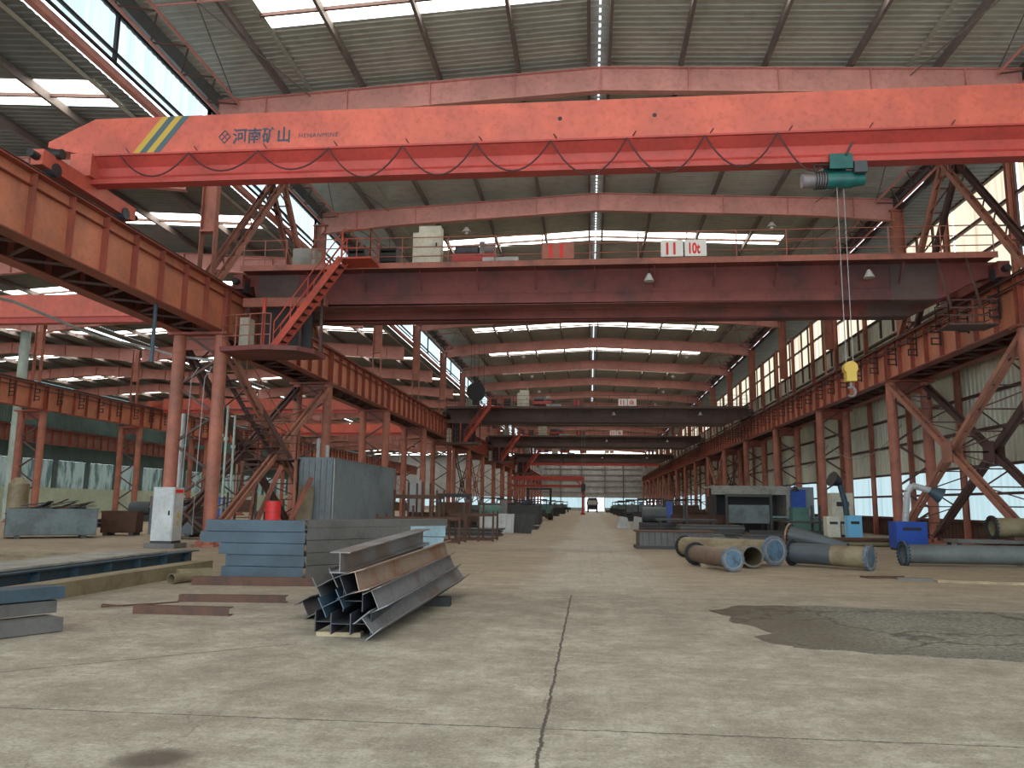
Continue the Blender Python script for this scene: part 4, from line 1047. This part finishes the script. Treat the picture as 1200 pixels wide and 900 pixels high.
bin_(-22.6, 31.7, math.radians(37.7), 3.3, 1.8, 1.2, 'binpaint', 'large grey green scrap bin heaped with dark offcuts')
bin_(-21.4, 34.9, .3, 1.5, 1.2, 1.1, 'rust', 'rusty brown bin right of the large grey bin', False)
bin_(-18.4, 34.2, .1, 2.0, 1.2, 1.35, 'darkpipe', 'dark trough bin left of the pale grey cabinet', True)
def cabinet(name, x, y, rz, w, d, h, mat, label, z=0):
    o = empty(name, (x, y, z), rz, label, 'cabinet')
    MB().box(-w / 2, w / 2, -d / 2, d / 2, .08, h).build('body', mat, o)
    MB().box(-w / 2 + .03, w / 2 - .03, -d / 2 - .02, -d / 2, .12, h - .04).build('door', mat, o)
    MB().box(w / 2 - .16, w / 2 - .12, -d / 2 - .05, -d / 2 - .02, h * .5, h * .58).build('handle', 'dark', o)
    MB().box(-w / 2, w / 2, -d / 2, d / 2, 0, .08).build('plinth', 'dark', o); return o
cb = cabinet('electric_cabinet', -14.35, 26.0, 0, .75, .62, 1.87, 'cabinet', 'tall pale grey electric cabinet with warning stickers', .17)
tag(MB().box(-14.9, -13.8, 25.6, 26.4, 0, .17).build('concrete_plinth', 'dullsteel'), 'low plinth under the pale grey electric cabinet', 'plinth')
MB().box(.376, .381, -.26, .25, 1.68, 1.8).build('red_label', 'redpaint', cb)
MB().add([(.381, -.12, .85), (.381, .12, .85), (.381, 0, 1.07)], [(0, 1, 2)]).build('warning_triangle', 'yellow', cb)
MB().add([(.381, -.10, .62), (.381, .10, .62), (.381, 0, .80)], [(0, 1, 2)]).build('warning_triangle', 'yellow', cb)
pb = cabinet('switch_board', -30.1, 39.5, 0, .6, .3, .8, 'cream', 'small white switch board with red heading behind the large bin', 1.5); pb_l = MB().box(-.2, .2, -.18, -.172, .6, .72).build('heading', 'redpaint', pb)
for s in (-.25, .25): MB().box(s - .04, s + .04, -.04, .04, -1.5, .02).build('leg', 'dark', pb)
o = empty('storage_tank', (-27.2, 35.6, 0), 0, 'olive rounded tank at the left picture edge', 'tank')
MB().tube((0, 0, .5), (0, 0, 2.3), .45, 20).tube((0, 0, 2.3), (0, 0, 2.6), .45, 20, .2).build('shell', 'olive', o, True)
for a in (0, 2.1, 4.2): MB().tube((.4 * math.cos(a), .4 * math.sin(a), 0), (.4 * math.cos(a), .4 * math.sin(a), .55), .05, 8).build('leg', 'dark', o)
o = empty('cable_reel', (-24.6, 29.6, .5), 0, 'dark wheel with a pale rim at the left picture edge', 'wheel')
MB().shell((0, -.1, 0), (0, .1, 0), .5, .06, 28).build('rim', 'cabinet', o, True); MB().tube((0, -.06, 0), (0, .06, 0), .44, 24).build('disc', 'dark', o, True)

# corrugated enclosure
o = empty('corrugated_enclosure', (-11.0, 33.2, 0), 0, 'blue grey corrugated enclosure beside the left column row', 'enclosure')
MB().sheet((0, 0, 0), (0, 1, 0), 10.8, (0, 0, 1), 3.45, (1, 0, 0), .26, .055).build('side_panel', 'enclosure', o)
MB().sheet((-1.55, 0, 0), (1, 0, 0), 1.55, (0, 0, 1), 3.45, (0, -1, 0), .26, .055).build('end_panel', 'enclosure', o)
MB().box(-1.55, .06, -.04, 10.85, 3.45, 3.5).box(-1.55, -1.5, 0, 10.8, 0, 3.45).box(-1.5, 0, 10.75, 10.8, 0, 3.45).build('roof_panel', 'enclosure', o)
MB().box(.03, .06, -.02, .03, 0, 3.5).build('corner_strip', 'cabinet', o)
tag(MB().box(-.35, .35, -.01, .01, 0, 2.3).build('leaning_sheet', 'olive'), 'pale olive sheet leaning on the corrugated enclosure end', 'sheet')
q = bpy.data.objects['leaning_sheet']; q.location = (-12.1, 32.75, 0); q.rotation_euler = (-.16, 0, 0)
o = empty('notice_board', (-9.9, 44.5, 0), 0, 'narrow white notice board at the far end of the enclosure', 'board')
MB().box(-.35, .35, -.02, .02, 1.0, 2.9).build('panel', 'cabinet', o)
for s in (-.3, .3): MB().box(s - .03, s + .03, .02, .07, 0, 2.9).build('post', 'dark', o)

# ------------------------------------------------------------------ rusty rack tables and heaps left of the lane
def rack(x, y, w, d, h, mat, label, rz=0):
    o = empty('steel_rack', (x, y, 0), rz, label, 'rack', 'steel frame racks left of the lane')
    for sx in (-1, -.33, .33, 1):
        for sy in (-1, 1): MB().box(sx * w / 2 - .04, sx * w / 2 + .04, sy * d / 2 - .04, sy * d / 2 + .04, 0, h + (.35 if abs(sx) < .5 else 0)).build('leg', mat, o)
    MB().box(-w / 2, w / 2, -d / 2 - .05, -d / 2 + .05, h * .82, h * .9).build('top_rail', mat, o); MB().box(-w / 2, w / 2, d / 2 - .05, d / 2 + .05, h * .82, h * .9).build('top_rail', mat, o)
    MB().box(-w / 2, w / 2, -d / 2 - .05, -d / 2 + .05, .04, .12).build('foot_rail', mat, o); MB().box(-w / 2, w / 2, d / 2 - .05, d / 2 + .05, .04, .12).build('foot_rail', mat, o); return o
rack(-6.9, 32.5, 3.4, 1.6, 1.15, 'rust', 'rusty frame rack nearest behind the H beam pile')
rack(-5.1, 35.0, 1.9, 1.6, 1.3, 'rust', 'red brown frame rack at the lane edge')
rack(-8.0, 37.0, 2.0, 1.8, 2.2, 'rust', 'tall rusty rack beside the corrugated enclosure')
rack(-8.0, 46.0, 3.8, 1.6, 1.2, 'scrap', 'dark frame rack farther along the left side')
rack(-8.3, 58.0, 3.8, 1.6, 1.3, 'scrap', 'dark frame rack well beyond the white sheet heap')
def plates(x, y, w, d, n_, mat, label, grp, rz=0, z=0, t_=.06):
    o = []
    for i in range(n_):
        dx = R.uniform(-.12, .12); m = MB().box(-w / 2, w / 2, -d / 2, d / 2, 0, t_); a = m.build('steel_plate', mat if i % 3 else 'dullsteel')
        a.location = (x + dx, y + R.uniform(-.1, .1), z + i * (t_ + .002)); a.rotation_euler = (0, 0, rz + R.uniform(-.05, .05))
        tag(a, label, 'steel plate', grp)
plates(-6.6, 40.5, 4.2, 2.0, 6, 'scrap', 'dark steel plate in the low stack behind the rusty racks', 'plates behind the rusty racks')
plates(-4.9, 52.5, 3.0, 2.4, 4, 'scrap', 'dark steel plate in the flat stack by the lane past the racks', 'plates by the lane past the racks')
for i in range(5):
    m = MB().sheet((0, 0, 0), (1, 0, 0), .9, (0, .35, .6), 1.2, (0, -1, .4), .3, .04)
    a = m.build('roof_sheet', 'cabinet' if i < 3 else 'scrap'); a.location = (-6.2 + i * .55, 44.0 + (i % 2) * .4, .02); a.rotation_euler = (0, 0, R.uniform(-.5, .5))
    tag(a, '%s crumpled sheet from the left in the heap at the lane edge' % ORD[i].replace('nearest', 'first') + (', pale' if i < 3 else ', dark'), 'sheet metal', 'crumpled sheets in the heap at the lane edge')
bin_(-5.2, 60.5, .0, 3.0, 2.0, 1.5, 'scrap', 'dark open bin at the left edge of the lane, mid distance', True)

# vehicles
def truck(x, y, label):
    o = empty('truck', (x, y, 0), 0, label, 'truck')
    MB().box(-1.2, 1.2, .2, 2.2, .75, 2.9).box(-1.15, 1.15, 2.3, 7.0, .9, 2.6).build('body', 'darkpipe', o)
    MB().box(-1.2, 1.2, 0, .2, .6, 1.5).box(-1.0, 1.0, .3, 2.0, 2.9, 3.2).build('cab_front', 'dark', o)
    MB().box(-1.0, 1.0, .12, .19, 1.7, 2.6).build('windscreen', 'band_panel' if False else 'lamp', o)
    for s in (-1, 1):
        for yy in (1.0, 5.8): MB().tube((s * .8, yy, .5), (s * 1.2, yy, .5), .5, 16).build('wheel', 'dark', o)
        MB().box(s * 1.25 - .05, s * 1.25 + .05, .1, .3, 1.7, 2.3).build('mirror', 'dark', o)
truck(.55, 178, 'dark truck standing in front of the far doorway')
def loader(x, y, label):
    o = empty('wheel_loader', (x, y, 0), 0, label, 'vehicle')
    MB().box(-1.3, 1.3, 0, 3.5, .7, 1.5).build('body', 'greenmach', o)
    m = MB()
    for sx in (-1.2, 1.2):
        for yy in (.4, 2.6): m.box(sx - .06, sx + .06, yy - .06, yy + .06, 1.5, 3.2)
    m.box(-1.35, 1.35, .2, 2.9, 3.2, 3.32).build('cab_frame', 'dark', o)
    for s in (-1, 1):
        for yy in (.6, 2.9): MB().tube((s * 1.0, yy, .55), (s * 1.4, yy, .55), .55, 16).build('wheel', 'dark', o)
loader(-5.4, 84, 'dark vehicle with an open cab beyond the left bin')

# ------------------------------------------------------------------ right side: pipes
def flange(parent, c, axis, r, mat, t_=.05, bolts=16, blind=True):
    c = Vector(c); ax = Vector(axis).normalized()
    m = MB()
    if blind: m.tube(c, c + ax * t_, r, 32)
    else: m.shell(c, c + ax * t_, r, r * .25, 32)
    f = m.build('flange', mat, parent, True)
    up = Vector((0, 0, 1)); s = ax.cross(up).normalized(); u = s.cross(ax).normalized()
    b = MB()
    for i in range(bolts):
        a = 2 * PI * i / bolts; p_ = c + (s * math.cos(a) + u * math.sin(a)) * r * .9
        b.tube(p_ - ax * .05, p_ + ax * (t_ + .035), .02, 6)
    b.shell(c - ax * .012, c + ax * (t_ + .008), r * .93, r * .06, 32)
    b.build('bolt_ring', 'motor' if blind else 'dark', f)
    if blind:
        MB().shell(c + ax * t_, c + ax * (t_ + .012), r * .80, .025, 32).build('raised_ring', 'weathered', f, True)
    return f
# pipe with the nearest blind flange
def pv(o, a, b, r, mat, nm='barrel'):
    return MB().shell(a, b, r, .02, 28).build(nm, mat, o, True)
o = empty('flanged_pipe', (3.52, 20.5, .31), 0, 'short brown flanged pipe with a blue steel blank end, nearest in the heap', 'flanged pipe', 'flanged pipes heaped on the right floor')
d = Vector((-.62, 2.1, 0)); pv(o, (0, 0, 0), d, .235, 'rustpipe'); flange(o, (0, 0, 0), -d, .30, 'flangeblue'); flange(o, d, d, .31, 'dark', .06, 18, False)
o = empty('tee_pipe', (4.25, 21.7, .31), 0, 'open ended olive branch pipe between the blanked flanges', 'flanged pipe', 'flanged pipes heaped on the right floor')
pv(o, (0, 0, 0), (-.1, 1.6, .0), .26, 'olive'); MB().shell((0, -.04, 0), (0, .05, 0), .285, .03, 28).build('mouth_ring', 'dullsteel', o, True)
MB().shell((-.1, 1.6, 0), (-1.0, 1.75, 0), .235, .02, 28).build('branch', 'olive', o, True)
o = empty('flanged_pipe', (5.0, 22.6, .42), 0, 'longer olive flanged pipe with a large blue blank end', 'flanged pipe', 'flanged pipes heaped on the right floor')
d = Vector((-2.0, 3.4, -.08)); pv(o, (0, 0, 0), d, .29, 'olive'); flange(o, (0, 0, 0), (.5, -1, 0), .40, 'flangeblue', .05, 18); flange(o, d, d, .34, 'dark', .06, 18, False)
o = empty('flanged_pipe', (5.6, 23.0, .36), 0, 'dark pipe turning olive with a blue blank at its right end', 'flanged pipe', 'flanged pipes heaped on the right floor')
d = Vector((1.58, -1.35, -.03)); pv(o, (0, 0, 0), d * .55, .275, 'darkpipe'); pv(o, d * .55, d, .275, 'olive', 'end_barrel'); flange(o, (0, 0, 0), -d, .36, 'dark', .06, 18, False); flange(o, d, d, .345, 'flangeblue', .05, 18)
o = empty('reducer_pipe', (5.85, 24.3, .80), 0, 'dark tapered pipe with an open brown mouth leaning on the dark pipe', 'flanged pipe', 'flanged pipes heaped on the right floor')
MB().shell((0, 0, 0), (1.35, -.9, -.3), .27, .02, 28, .14).build('barrel', 'darkpipe', o, True); flange(o, (0, 0, 0), (-1.35, .9, .25), .33, 'ruststeel', .05, 16, False)
o = empty('flanged_pipe', (8.9, 23.9, .33), 0, 'long smooth grey pipe with toothed flange running out of the right edge', 'flanged pipe', 'flanged pipes heaped on the right floor')
pv(o, (0, 0, 0), (6.0, .15, 0), .265, 'graypipe'); flange(o, (0, 0, 0), (-1, -.02, 0), .36, 'bluesteel', .06, 20, False)
tag(MB().box(12.1, 12.5, 23.6, 24.3, 0, .065).build('timber_block', 'wood'), 'small block under the long grey pipe', 'block')
tag(MB().box(2.95, 3.35, 21.9, 22.15, 0, .09).build('timber_block', 'wood'), 'small block beside the nearest brown pipe', 'block')
o = empty('flanged_pipe', (12.35, 26.0, 1.06), 0, 'rusty brown pipe on the bench at the right edge', 'flanged pipe'); pv(o, (0, 0, 0), (3.2, .1, 0), .29, 'olive'); flange(o, (0, 0, 0), (-1, 0, 0), .36, 'dark', .06, 18, False)
o = empty('work_bench', (12.3, 25.6, 0), 0, 'low dark steel bench under the rusty pipe', 'bench')
MB().box(-1.2, 3.4, 0, .9, .58, .68).build('top', 'dullsteel', o)
for x in (-1.1, 1, 3.3):
    for y in (.1, .8): MB().box(x - .05, x + .05, y - .05, y + .05, 0, .58).build('leg', 'dark', o)
for x in (.5, 2.6): tag(MB().box(12.3 + x, 12.3 + x + .25, 25.7, 26.3, .68, .78).build('cradle', 'rust'), '%s cradle under the rusty pipe on the bench' % ('left' if x < 1 else 'right'), 'cradle')
# plates on the floor
for (x, y, ln, w, a, mt, lab) in ((6.35, 19.3, .9, .35, .2, 'rust', 'small reddish plate lying in front of the pipe heap'), (7.6, 18.6, 2.6, .30, -.18, 'wood', 'long thin pale board lying in front of the grey pipe'), (6.9, 19.0, .7, .5, -.3, 'dullsteel', 'grey scrap plate beside the long board')):
    q = MB().box(0, ln, 0, w, 0, .035).box(0, ln, 0, .02, .035, .06).build('floor_plate', mt); q.location = (x, y, 0); q.rotation_euler = (0, 0, a); tag(q, lab, 'plate', 'plates lying on the right floor')
# dark box beam near the lane
o = empty('box_segment', (1.85, 30.4, 0), .06, 'low dark ribbed steel box segment beside the lane on the right', 'steel segment')
MB().box(0, 2.75, 0, 1.2, .12, .62).build('body', 'dullsteel', o)
m = MB()
for i in range(12): m.box(.1 + i * .23, .12 + i * .23, -.03, 0, .14, .6)
m.build('rib', 'darksteel', o); MB().box(-.1, 2.85, -.08, 1.28, .62, .67).build('top_plate', 'rust', o); MB().box(-.1, 2.85, 0, 1.2, 0, .12).build('base', 'scrap', o)
plates(6.3, 33.2, 5.0, 1.5, 4, 'rust', 'rusty plate in the low stack behind the pipe heap', 'plates behind the pipe heap')
plates(6.0, 42.0, 3.2, 2.0, 8, 'scrap', 'dark plate in the higher stack before the shelter', 'plates before the shelter', 0, 0, .08)
# shelter with machinery
o = empty('work_shelter', (7.9, 51.5, 0), 0, 'open fronted shelter with pale roof and blue door at right', 'shelter')
MB().box(-.3, 4.5, -.4, 2.6, 2.75, 2.9).build('roof_slab', 'weathered', o); MB().box(-.3, 4.5, -.45, -.4, 2.35, 2.9).build('fascia', 'weathered', o)
MB().box(0, 4.3, 2.4, 2.5, 0, 2.75).box(0, .08, 0, 2.4, 0, 2.75).build('back_wall', 'dark', o); MB().box(4.3, 4.5, -.3, 2.5, 0, 2.8).build('end_post', 'weathered', o)
MB().box(4.5, 6.0, -.2, 2.5, 0, 2.85).build('closet', 'enclosure', o); MB().box(4.6, 5.5, -.24, -.2, .7, 2.7).build('door', 'royal', o)
MB().box(0, 6, -1.2, -.5, .95, 1.05).build('bench_top', 'paleblue', o)
for x in (.2, 3, 5.8): MB().box(x - .05, x + .05, -1.1, -1.0, 0, .95).build('leg', 'dark', o)
o = empty('lathe', (11.4, 46.5, 0), 0, 'grey green lathe between the shelter and the columns', 'machine')
MB().box(0, 3.2, 0, .8, .3, .95).build('bed', 'greenmach', o); MB().box(0, .9, 0, .8, .95, 1.6).build('headstock', 'greenmach', o); MB().tube((.9, .4, 1.25), (1.1, .4, 1.25), .25, 18).build('chuck', 'cabinet', o); MB().box(2.6, 3.1, .1, .7, .95, 1.35).build('tailstock', 'greenmach', o)
for x in (.4, 2.8): MB().box(x - .3, x + .3, .05, .75, 0, .3).build('foot', 'dark', o)
def boxcab(name, x, y, w, d, h, mat, label, cat='machine'):
    o = empty(name, (x, y, 0), 0, label, cat)
    MB().box(0, w, 0, d, .1, h).build('housing', mat, o); MB().box(.04, w - .04, -.015, 0, .2, h - .08).build('panel', mat, o); MB().box(w * .2, w * .8, -.03, -.015, h * .7, h * .8).build('vent', 'dark', o)
    for sx in (.08, w - .08): MB().box(sx - .06, sx + .06, .05, d - .05, 0, .1).build('foot', 'dark', o)
    return o
boxcab('welding_machine', 11.7, 37.8, .62, .5, 1.25, 'lightblue', 'light blue machine box beside the columns on the right')
boxcab('control_box', 11.0, 38.6, .6, .6, 1.2, 'cream', 'small cream box left of the light blue machine')
boxcab('machine_cabinet', 13.0, 44.5, 1.1, .8, 2.4, 'cream', 'cream machine cabinet behind the light blue machine')
boxcab('machine_cabinet', 13.0, 59.0, 1.0, .8, 2.3, 'royal', 'dark blue cabinet right of the shelter', 'cabinet')
o = boxcab('dust_extractor', 11.75, 32.2, 1.15, .8, 1.1, 'royal', 'royal blue dust extractor with white duct and blue hood', 'machine')
MB().path([(.5, .4, 1.1), (.65, .4, 2.25), (.85, .4, 2.5), (1.5, .3, 2.3)], .12, 14).build('duct', 'cabinet', o, True)
MB().tube((1.45, .3, 2.32), (1.85, .25, 2.1), .15, 18, .32).build('hood', 'bluesteel', o, True)
o = empty('fume_arm', (12.9, 41.6, 0), 0, 'dark blue swivel fume arm with round black hood', 'machine')
MB().box(-.3, .3, -.3, .3, 0, .25).build('base', 'dark', o); MB().path([(0, 0, .2), (-.1, 0, 1.8), (-.35, 0, 2.9)], .14, 14).build('duct', 'bluesteel', o, True); MB().tube((-.3, 0, 2.85), (-.75, -.15, 3.05), .18, 18, .4).build('hood', 'dark', o, True)
o = empty('arm_lamp', (14.2, 51.4, 2.6), 0, 'black enamel lamp on a bracket arm at the third right column', 'lamp')
MB().path([(0, 0, .5), (-1.4, 0, .5), (-1.4, 0, .3)], .03, 8).build('arm', 'dark', o); MB().tube((-1.4, 0, .3), (-1.4, 0, .0), .08, 16, .32).build('shade', 'dark', o, True)

# ------------------------------------------------------------------ rows of work in progress towards the far end
def heap_item(kind, x, y, side, idx):
    s = 'left' if side < 0 else 'right'
    if kind == 0:
        o = empty('trestle_table', (x, y, 0), 0, 'dark trestle table with raised posts among the %s workstations' % s, 'work table', 'trestle tables along the %s side' % s)
        MB().box(-1.6, 1.6, -.8, .8, .8, .9).build('top', 'scrap', o)
        for sx in (-1.4, 0, 1.4):
            for sy in (-.7, .7): MB().box(sx - .05, sx + .05, sy - .05, sy + .05, 0, .8 if sx else 1.7).build('leg', 'scrap', o)
    elif kind == 1:
        o = empty('drum_machine', (x, y, 0), 0, 'round bodied machine among the %s workstations' % s, 'machine', 'round machines along the %s side' % s)
        MB().tube((-.9, 0, 1.0), (.7, 0, 1.0), .5, 16).build('drum', 'greenmach' if idx % 2 else 'darkpipe', o, True); MB().box(-1.1, 1.0, -.4, .4, 0, .5).build('base', 'scrap', o); MB().box(.7, 1.1, -.3, .3, .5, 1.9).build('gear_case', 'royal' if idx % 3 == 0 else 'motor', o)
    elif kind == 2:
        o = empty('girder_trestle', (x, y, 0), 0, 'dark girder resting on low stands on the %s side' % s, 'steel girder', 'girders on stands along the %s side' % s)
        MB().ibeam((-2, 0, .85), (2, .2, .85), .5, .3, .02, .03).build('girder', 'scrap' if idx % 2 else 'rust', o)
        for sx in (-1.5, 1.5): MB().box(sx - .08, sx + .08, -.4, .5, 0, .6).build('stand', 'rust', o)
    elif kind == 3:
        o = empty('welding_screen', (x, y, 0), 0, 'tall dark frame with cross bar among the %s workstations' % s, 'frame', 'tall frames along the %s side' % s)
        for sx in (-1.2, 1.2): MB().box(sx - .06, sx + .06, -.06, .06, 0, 2.3).build('post', 'scrap', o)
        MB().box(-1.2, 1.2, -.05, .05, 2.15, 2.3).build('cross_bar', 'scrap', o); MB().box(-1.1, 1.1, -.02, .02, .7, 1.7).build('panel', 'binpaint' if idx % 2 else 'rust', o)
        for sx in (-1.2, 1.2): MB().box(sx - .08, sx + .08, -.5, .5, 0, .06).build('foot', 'scrap', o)
    else:
        for j in range(5):
            q = MB().ibeam((-1.8, 0, .12), (1.8, 0, .12), .22, .2, .012, .016).build('steel_beam', ['scrap', 'rust', 'millsteel'][j % 3])
            q.location = (x + R.uniform(-.2, .2), y + (j % 3) * .3 - .3 + (.15 if j > 2 else 0), .01 + (.24 if j > 2 else 0)); tag(q, 'short H beam in a small stack among the %s workstations' % s, 'steel beam', 'small beam stacks along the %s side' % s)
plates(8.3, 36.4, 3.6, 1.3, 5, 'scrap', 'dark plate in the stack between the pipe heap and the lathe', 'plates between pipe heap and lathe', 0, 0, .07)
plates(4.6, 37.5, 3.0, 1.4, 4, 'weathered', 'pale topped plate in the stack beyond the ribbed box segment', 'plates beyond the ribbed box segment', 0, 0, .08)
for i in range(9):
    q = MB().shell((0, 0, 0), (2.6, .1, 0), .09, .012, 12).build('steel_tube', 'rust' if i % 2 else 'olive', None, True); q.location = (10.3 + (i % 5) * .02, 35.0 + (i % 5) * .19 + (.09 if i > 4 else 0), .1 + (.165 if i > 4 else 0))
    tag(q, 'thin tube in the small bundle left of the light blue machine', 'steel tube', 'thin tubes left of the light blue machine')
for x, y, kd in ((5.2, 44.5, 0), (8.8, 45.5, 3), (6.8, 48.5, 2), (4.4, 54.5, 1), (9.5, 57.5, 3), (6.8, 60.0, 4), (12.8, 63.5, 1), (10.2, 66.0, 0), (-7.0, 49.5, 4), (-9.6, 56.0, 3), (-6.8, 55.0, 1), (-10.2, 61.0, 1), (-9.0, 66.0, 0), (-12.0, 70.0, 3), (11.6, 42.6, 0)):
    heap_item(kd, x, y, -1 if x < 0 else 1, int(y))
n_i = 0
for y in range(62, 178, 5):
    for side in (-1, 1):
        for lane in range(2):
            x = (-6.4 if side < 0 else 5.6) + side * lane * 4.3 + R.uniform(-.4, .4)
            yy = y + R.uniform(-.6, .6) + lane * 2.5
            if side < 0 and abs(y - 85) < 5 and lane == 0: continue
            if side < 0 and y == 62 and lane == 0: continue
            heap_item((n_i * 7 + lane * 3 + (side > 0) * 2) % 5, x, yy, side, n_i); n_i += 1
for y, x, kd in ((48, 10.2, 0), (40, 9.4, 4), (58, 5.6, 2), (50, 4.9, 4), (44, -10.0 + 1.2, 2), (52, -9.8, 0), (70, 11.5, 3), (55, -22, 0), (48, -24, 1), (62, -28, 3), (44, -30, 4), (70, -22, 2), (80, -27, 0), (58, -34, 1), (90, -22, 3)):
    if (kd, y) in ((2, 44),): x = -8.2
    heap_item(kd, x, y, -1 if x < 0 else 1, int(y))
# two cloth covered bundles right of the lane
for i, x in enumerate((2.35, 3.45)):
    m = MB().prof((0, 0, 0), (0, 1.2, 0), [(-.5, 0), (.5, 0), (.25, .75), (-.3, .85)]); q = m.build('sheeted_bundle', 'cabinet'); q.location = (x, 56.5, 0)
    tag(q, '%s of two pale sheeted bundles right of the lane' % ('left' if i == 0 else 'right'), 'bundle', 'pale bundles right of the lane')

# lamps hanging from the rafters, slack cables between the right hand pipes
pl = empty('pendant_lamp', label=None); MB().tube((0, 0, -.35), (0, 0, .0), .012, 6).build('stem', 'dark', pl); MB().tube((0, 0, -.35), (0, 0, -.62), .07, 16, .26).build('shade', 'lamp', pl, True); MB().tube((0, 0, -.62), (0, 0, -.70), .08, 10).build('bulb', 'white', pl, True)
tag(pl, None, 'pendant lamp'); uP = [0]
for k in range(-1, 8):
    for x, sd in ((9.2, 'right'), (-6.4, 'left')):
        place(pl, uP, (x, FY(k), 16.62 - abs(x - .4) * .045), '%s small pendant lamp from the camera under the rafters, %s of the ridge' % (ORD[k + 1], sd), 'pendant lamps under the main rafters')
for i, (ya, yb, za, zb2) in enumerate(((39.6, 51.0, 5.6, 5.3), (51.6, 63.0, 5.5, 5.4), (63.6, 75.0, 5.5, 5.4))):
    pts = [(15.0, ya + (yb - ya) * t, za + (zb2 - za) * t - 1.1 * 4 * t * (1 - t)) for t in [j / 14 for j in range(15)]]
    tag(MB().path(pts, .02, 6).build('hanging_cable', 'rope', None, True), 'slack pale cable hanging between the right pipes, %s bay' % ['second', 'third', 'fourth'][i], 'cable', 'slack cables on the right')

# ------------------------------------------------------------------ light
w = bpy.data.worlds.new('World'); bpy.context.scene.world = w; w.use_nodes = True
bg = w.node_tree.nodes['Background']; bg.inputs['Color'].default_value = (.80, .92, 1.0, 1); bg.inputs['Strength'].default_value = 2.2
sun = bpy.data.lights.new('sun', 'SUN'); sun.energy = 0.0

# ------------------------------------------------------------------ camera
F, YAW, PIT, ROL = 924.2, .0991, .1512, .0112
cam = bpy.data.cameras.new('camera'); cam.sensor_width = 36; cam.lens = F / 1200 * 36; cam.clip_end = 600
co = bpy.data.objects.new('camera', cam); COL.objects.link(co)
Rt = Vector((math.cos(YAW), math.sin(YAW), 0)); Fh = Vector((-math.sin(YAW), math.cos(YAW), 0))
fw = Fh * math.cos(PIT) + Vector((0, 0, math.sin(PIT))); up = -Fh * math.sin(PIT) + Vector((0, 0, math.cos(PIT)))
r2 = Rt * math.cos(ROL) + up * math.sin(ROL); u2_ = -Rt * math.sin(ROL) + up * math.cos(ROL)
mw = Matrix((r2, u2_, -fw)).transposed().to_4x4(); mw.translation = Vector((0, 0, 1.6)); co.matrix_world = mw
sc = bpy.context.scene; sc.camera = co
sc.view_settings.view_transform = 'Standard'; sc.view_settings.look = 'None'; sc.view_settings.gamma = 1
sc.view_settings.use_curve_mapping = False; sc.view_settings.exposure = 1.0
sc.cycles.max_bounces = 8; sc.cycles.diffuse_bounces = 5; sc.cycles.use_denoising = True
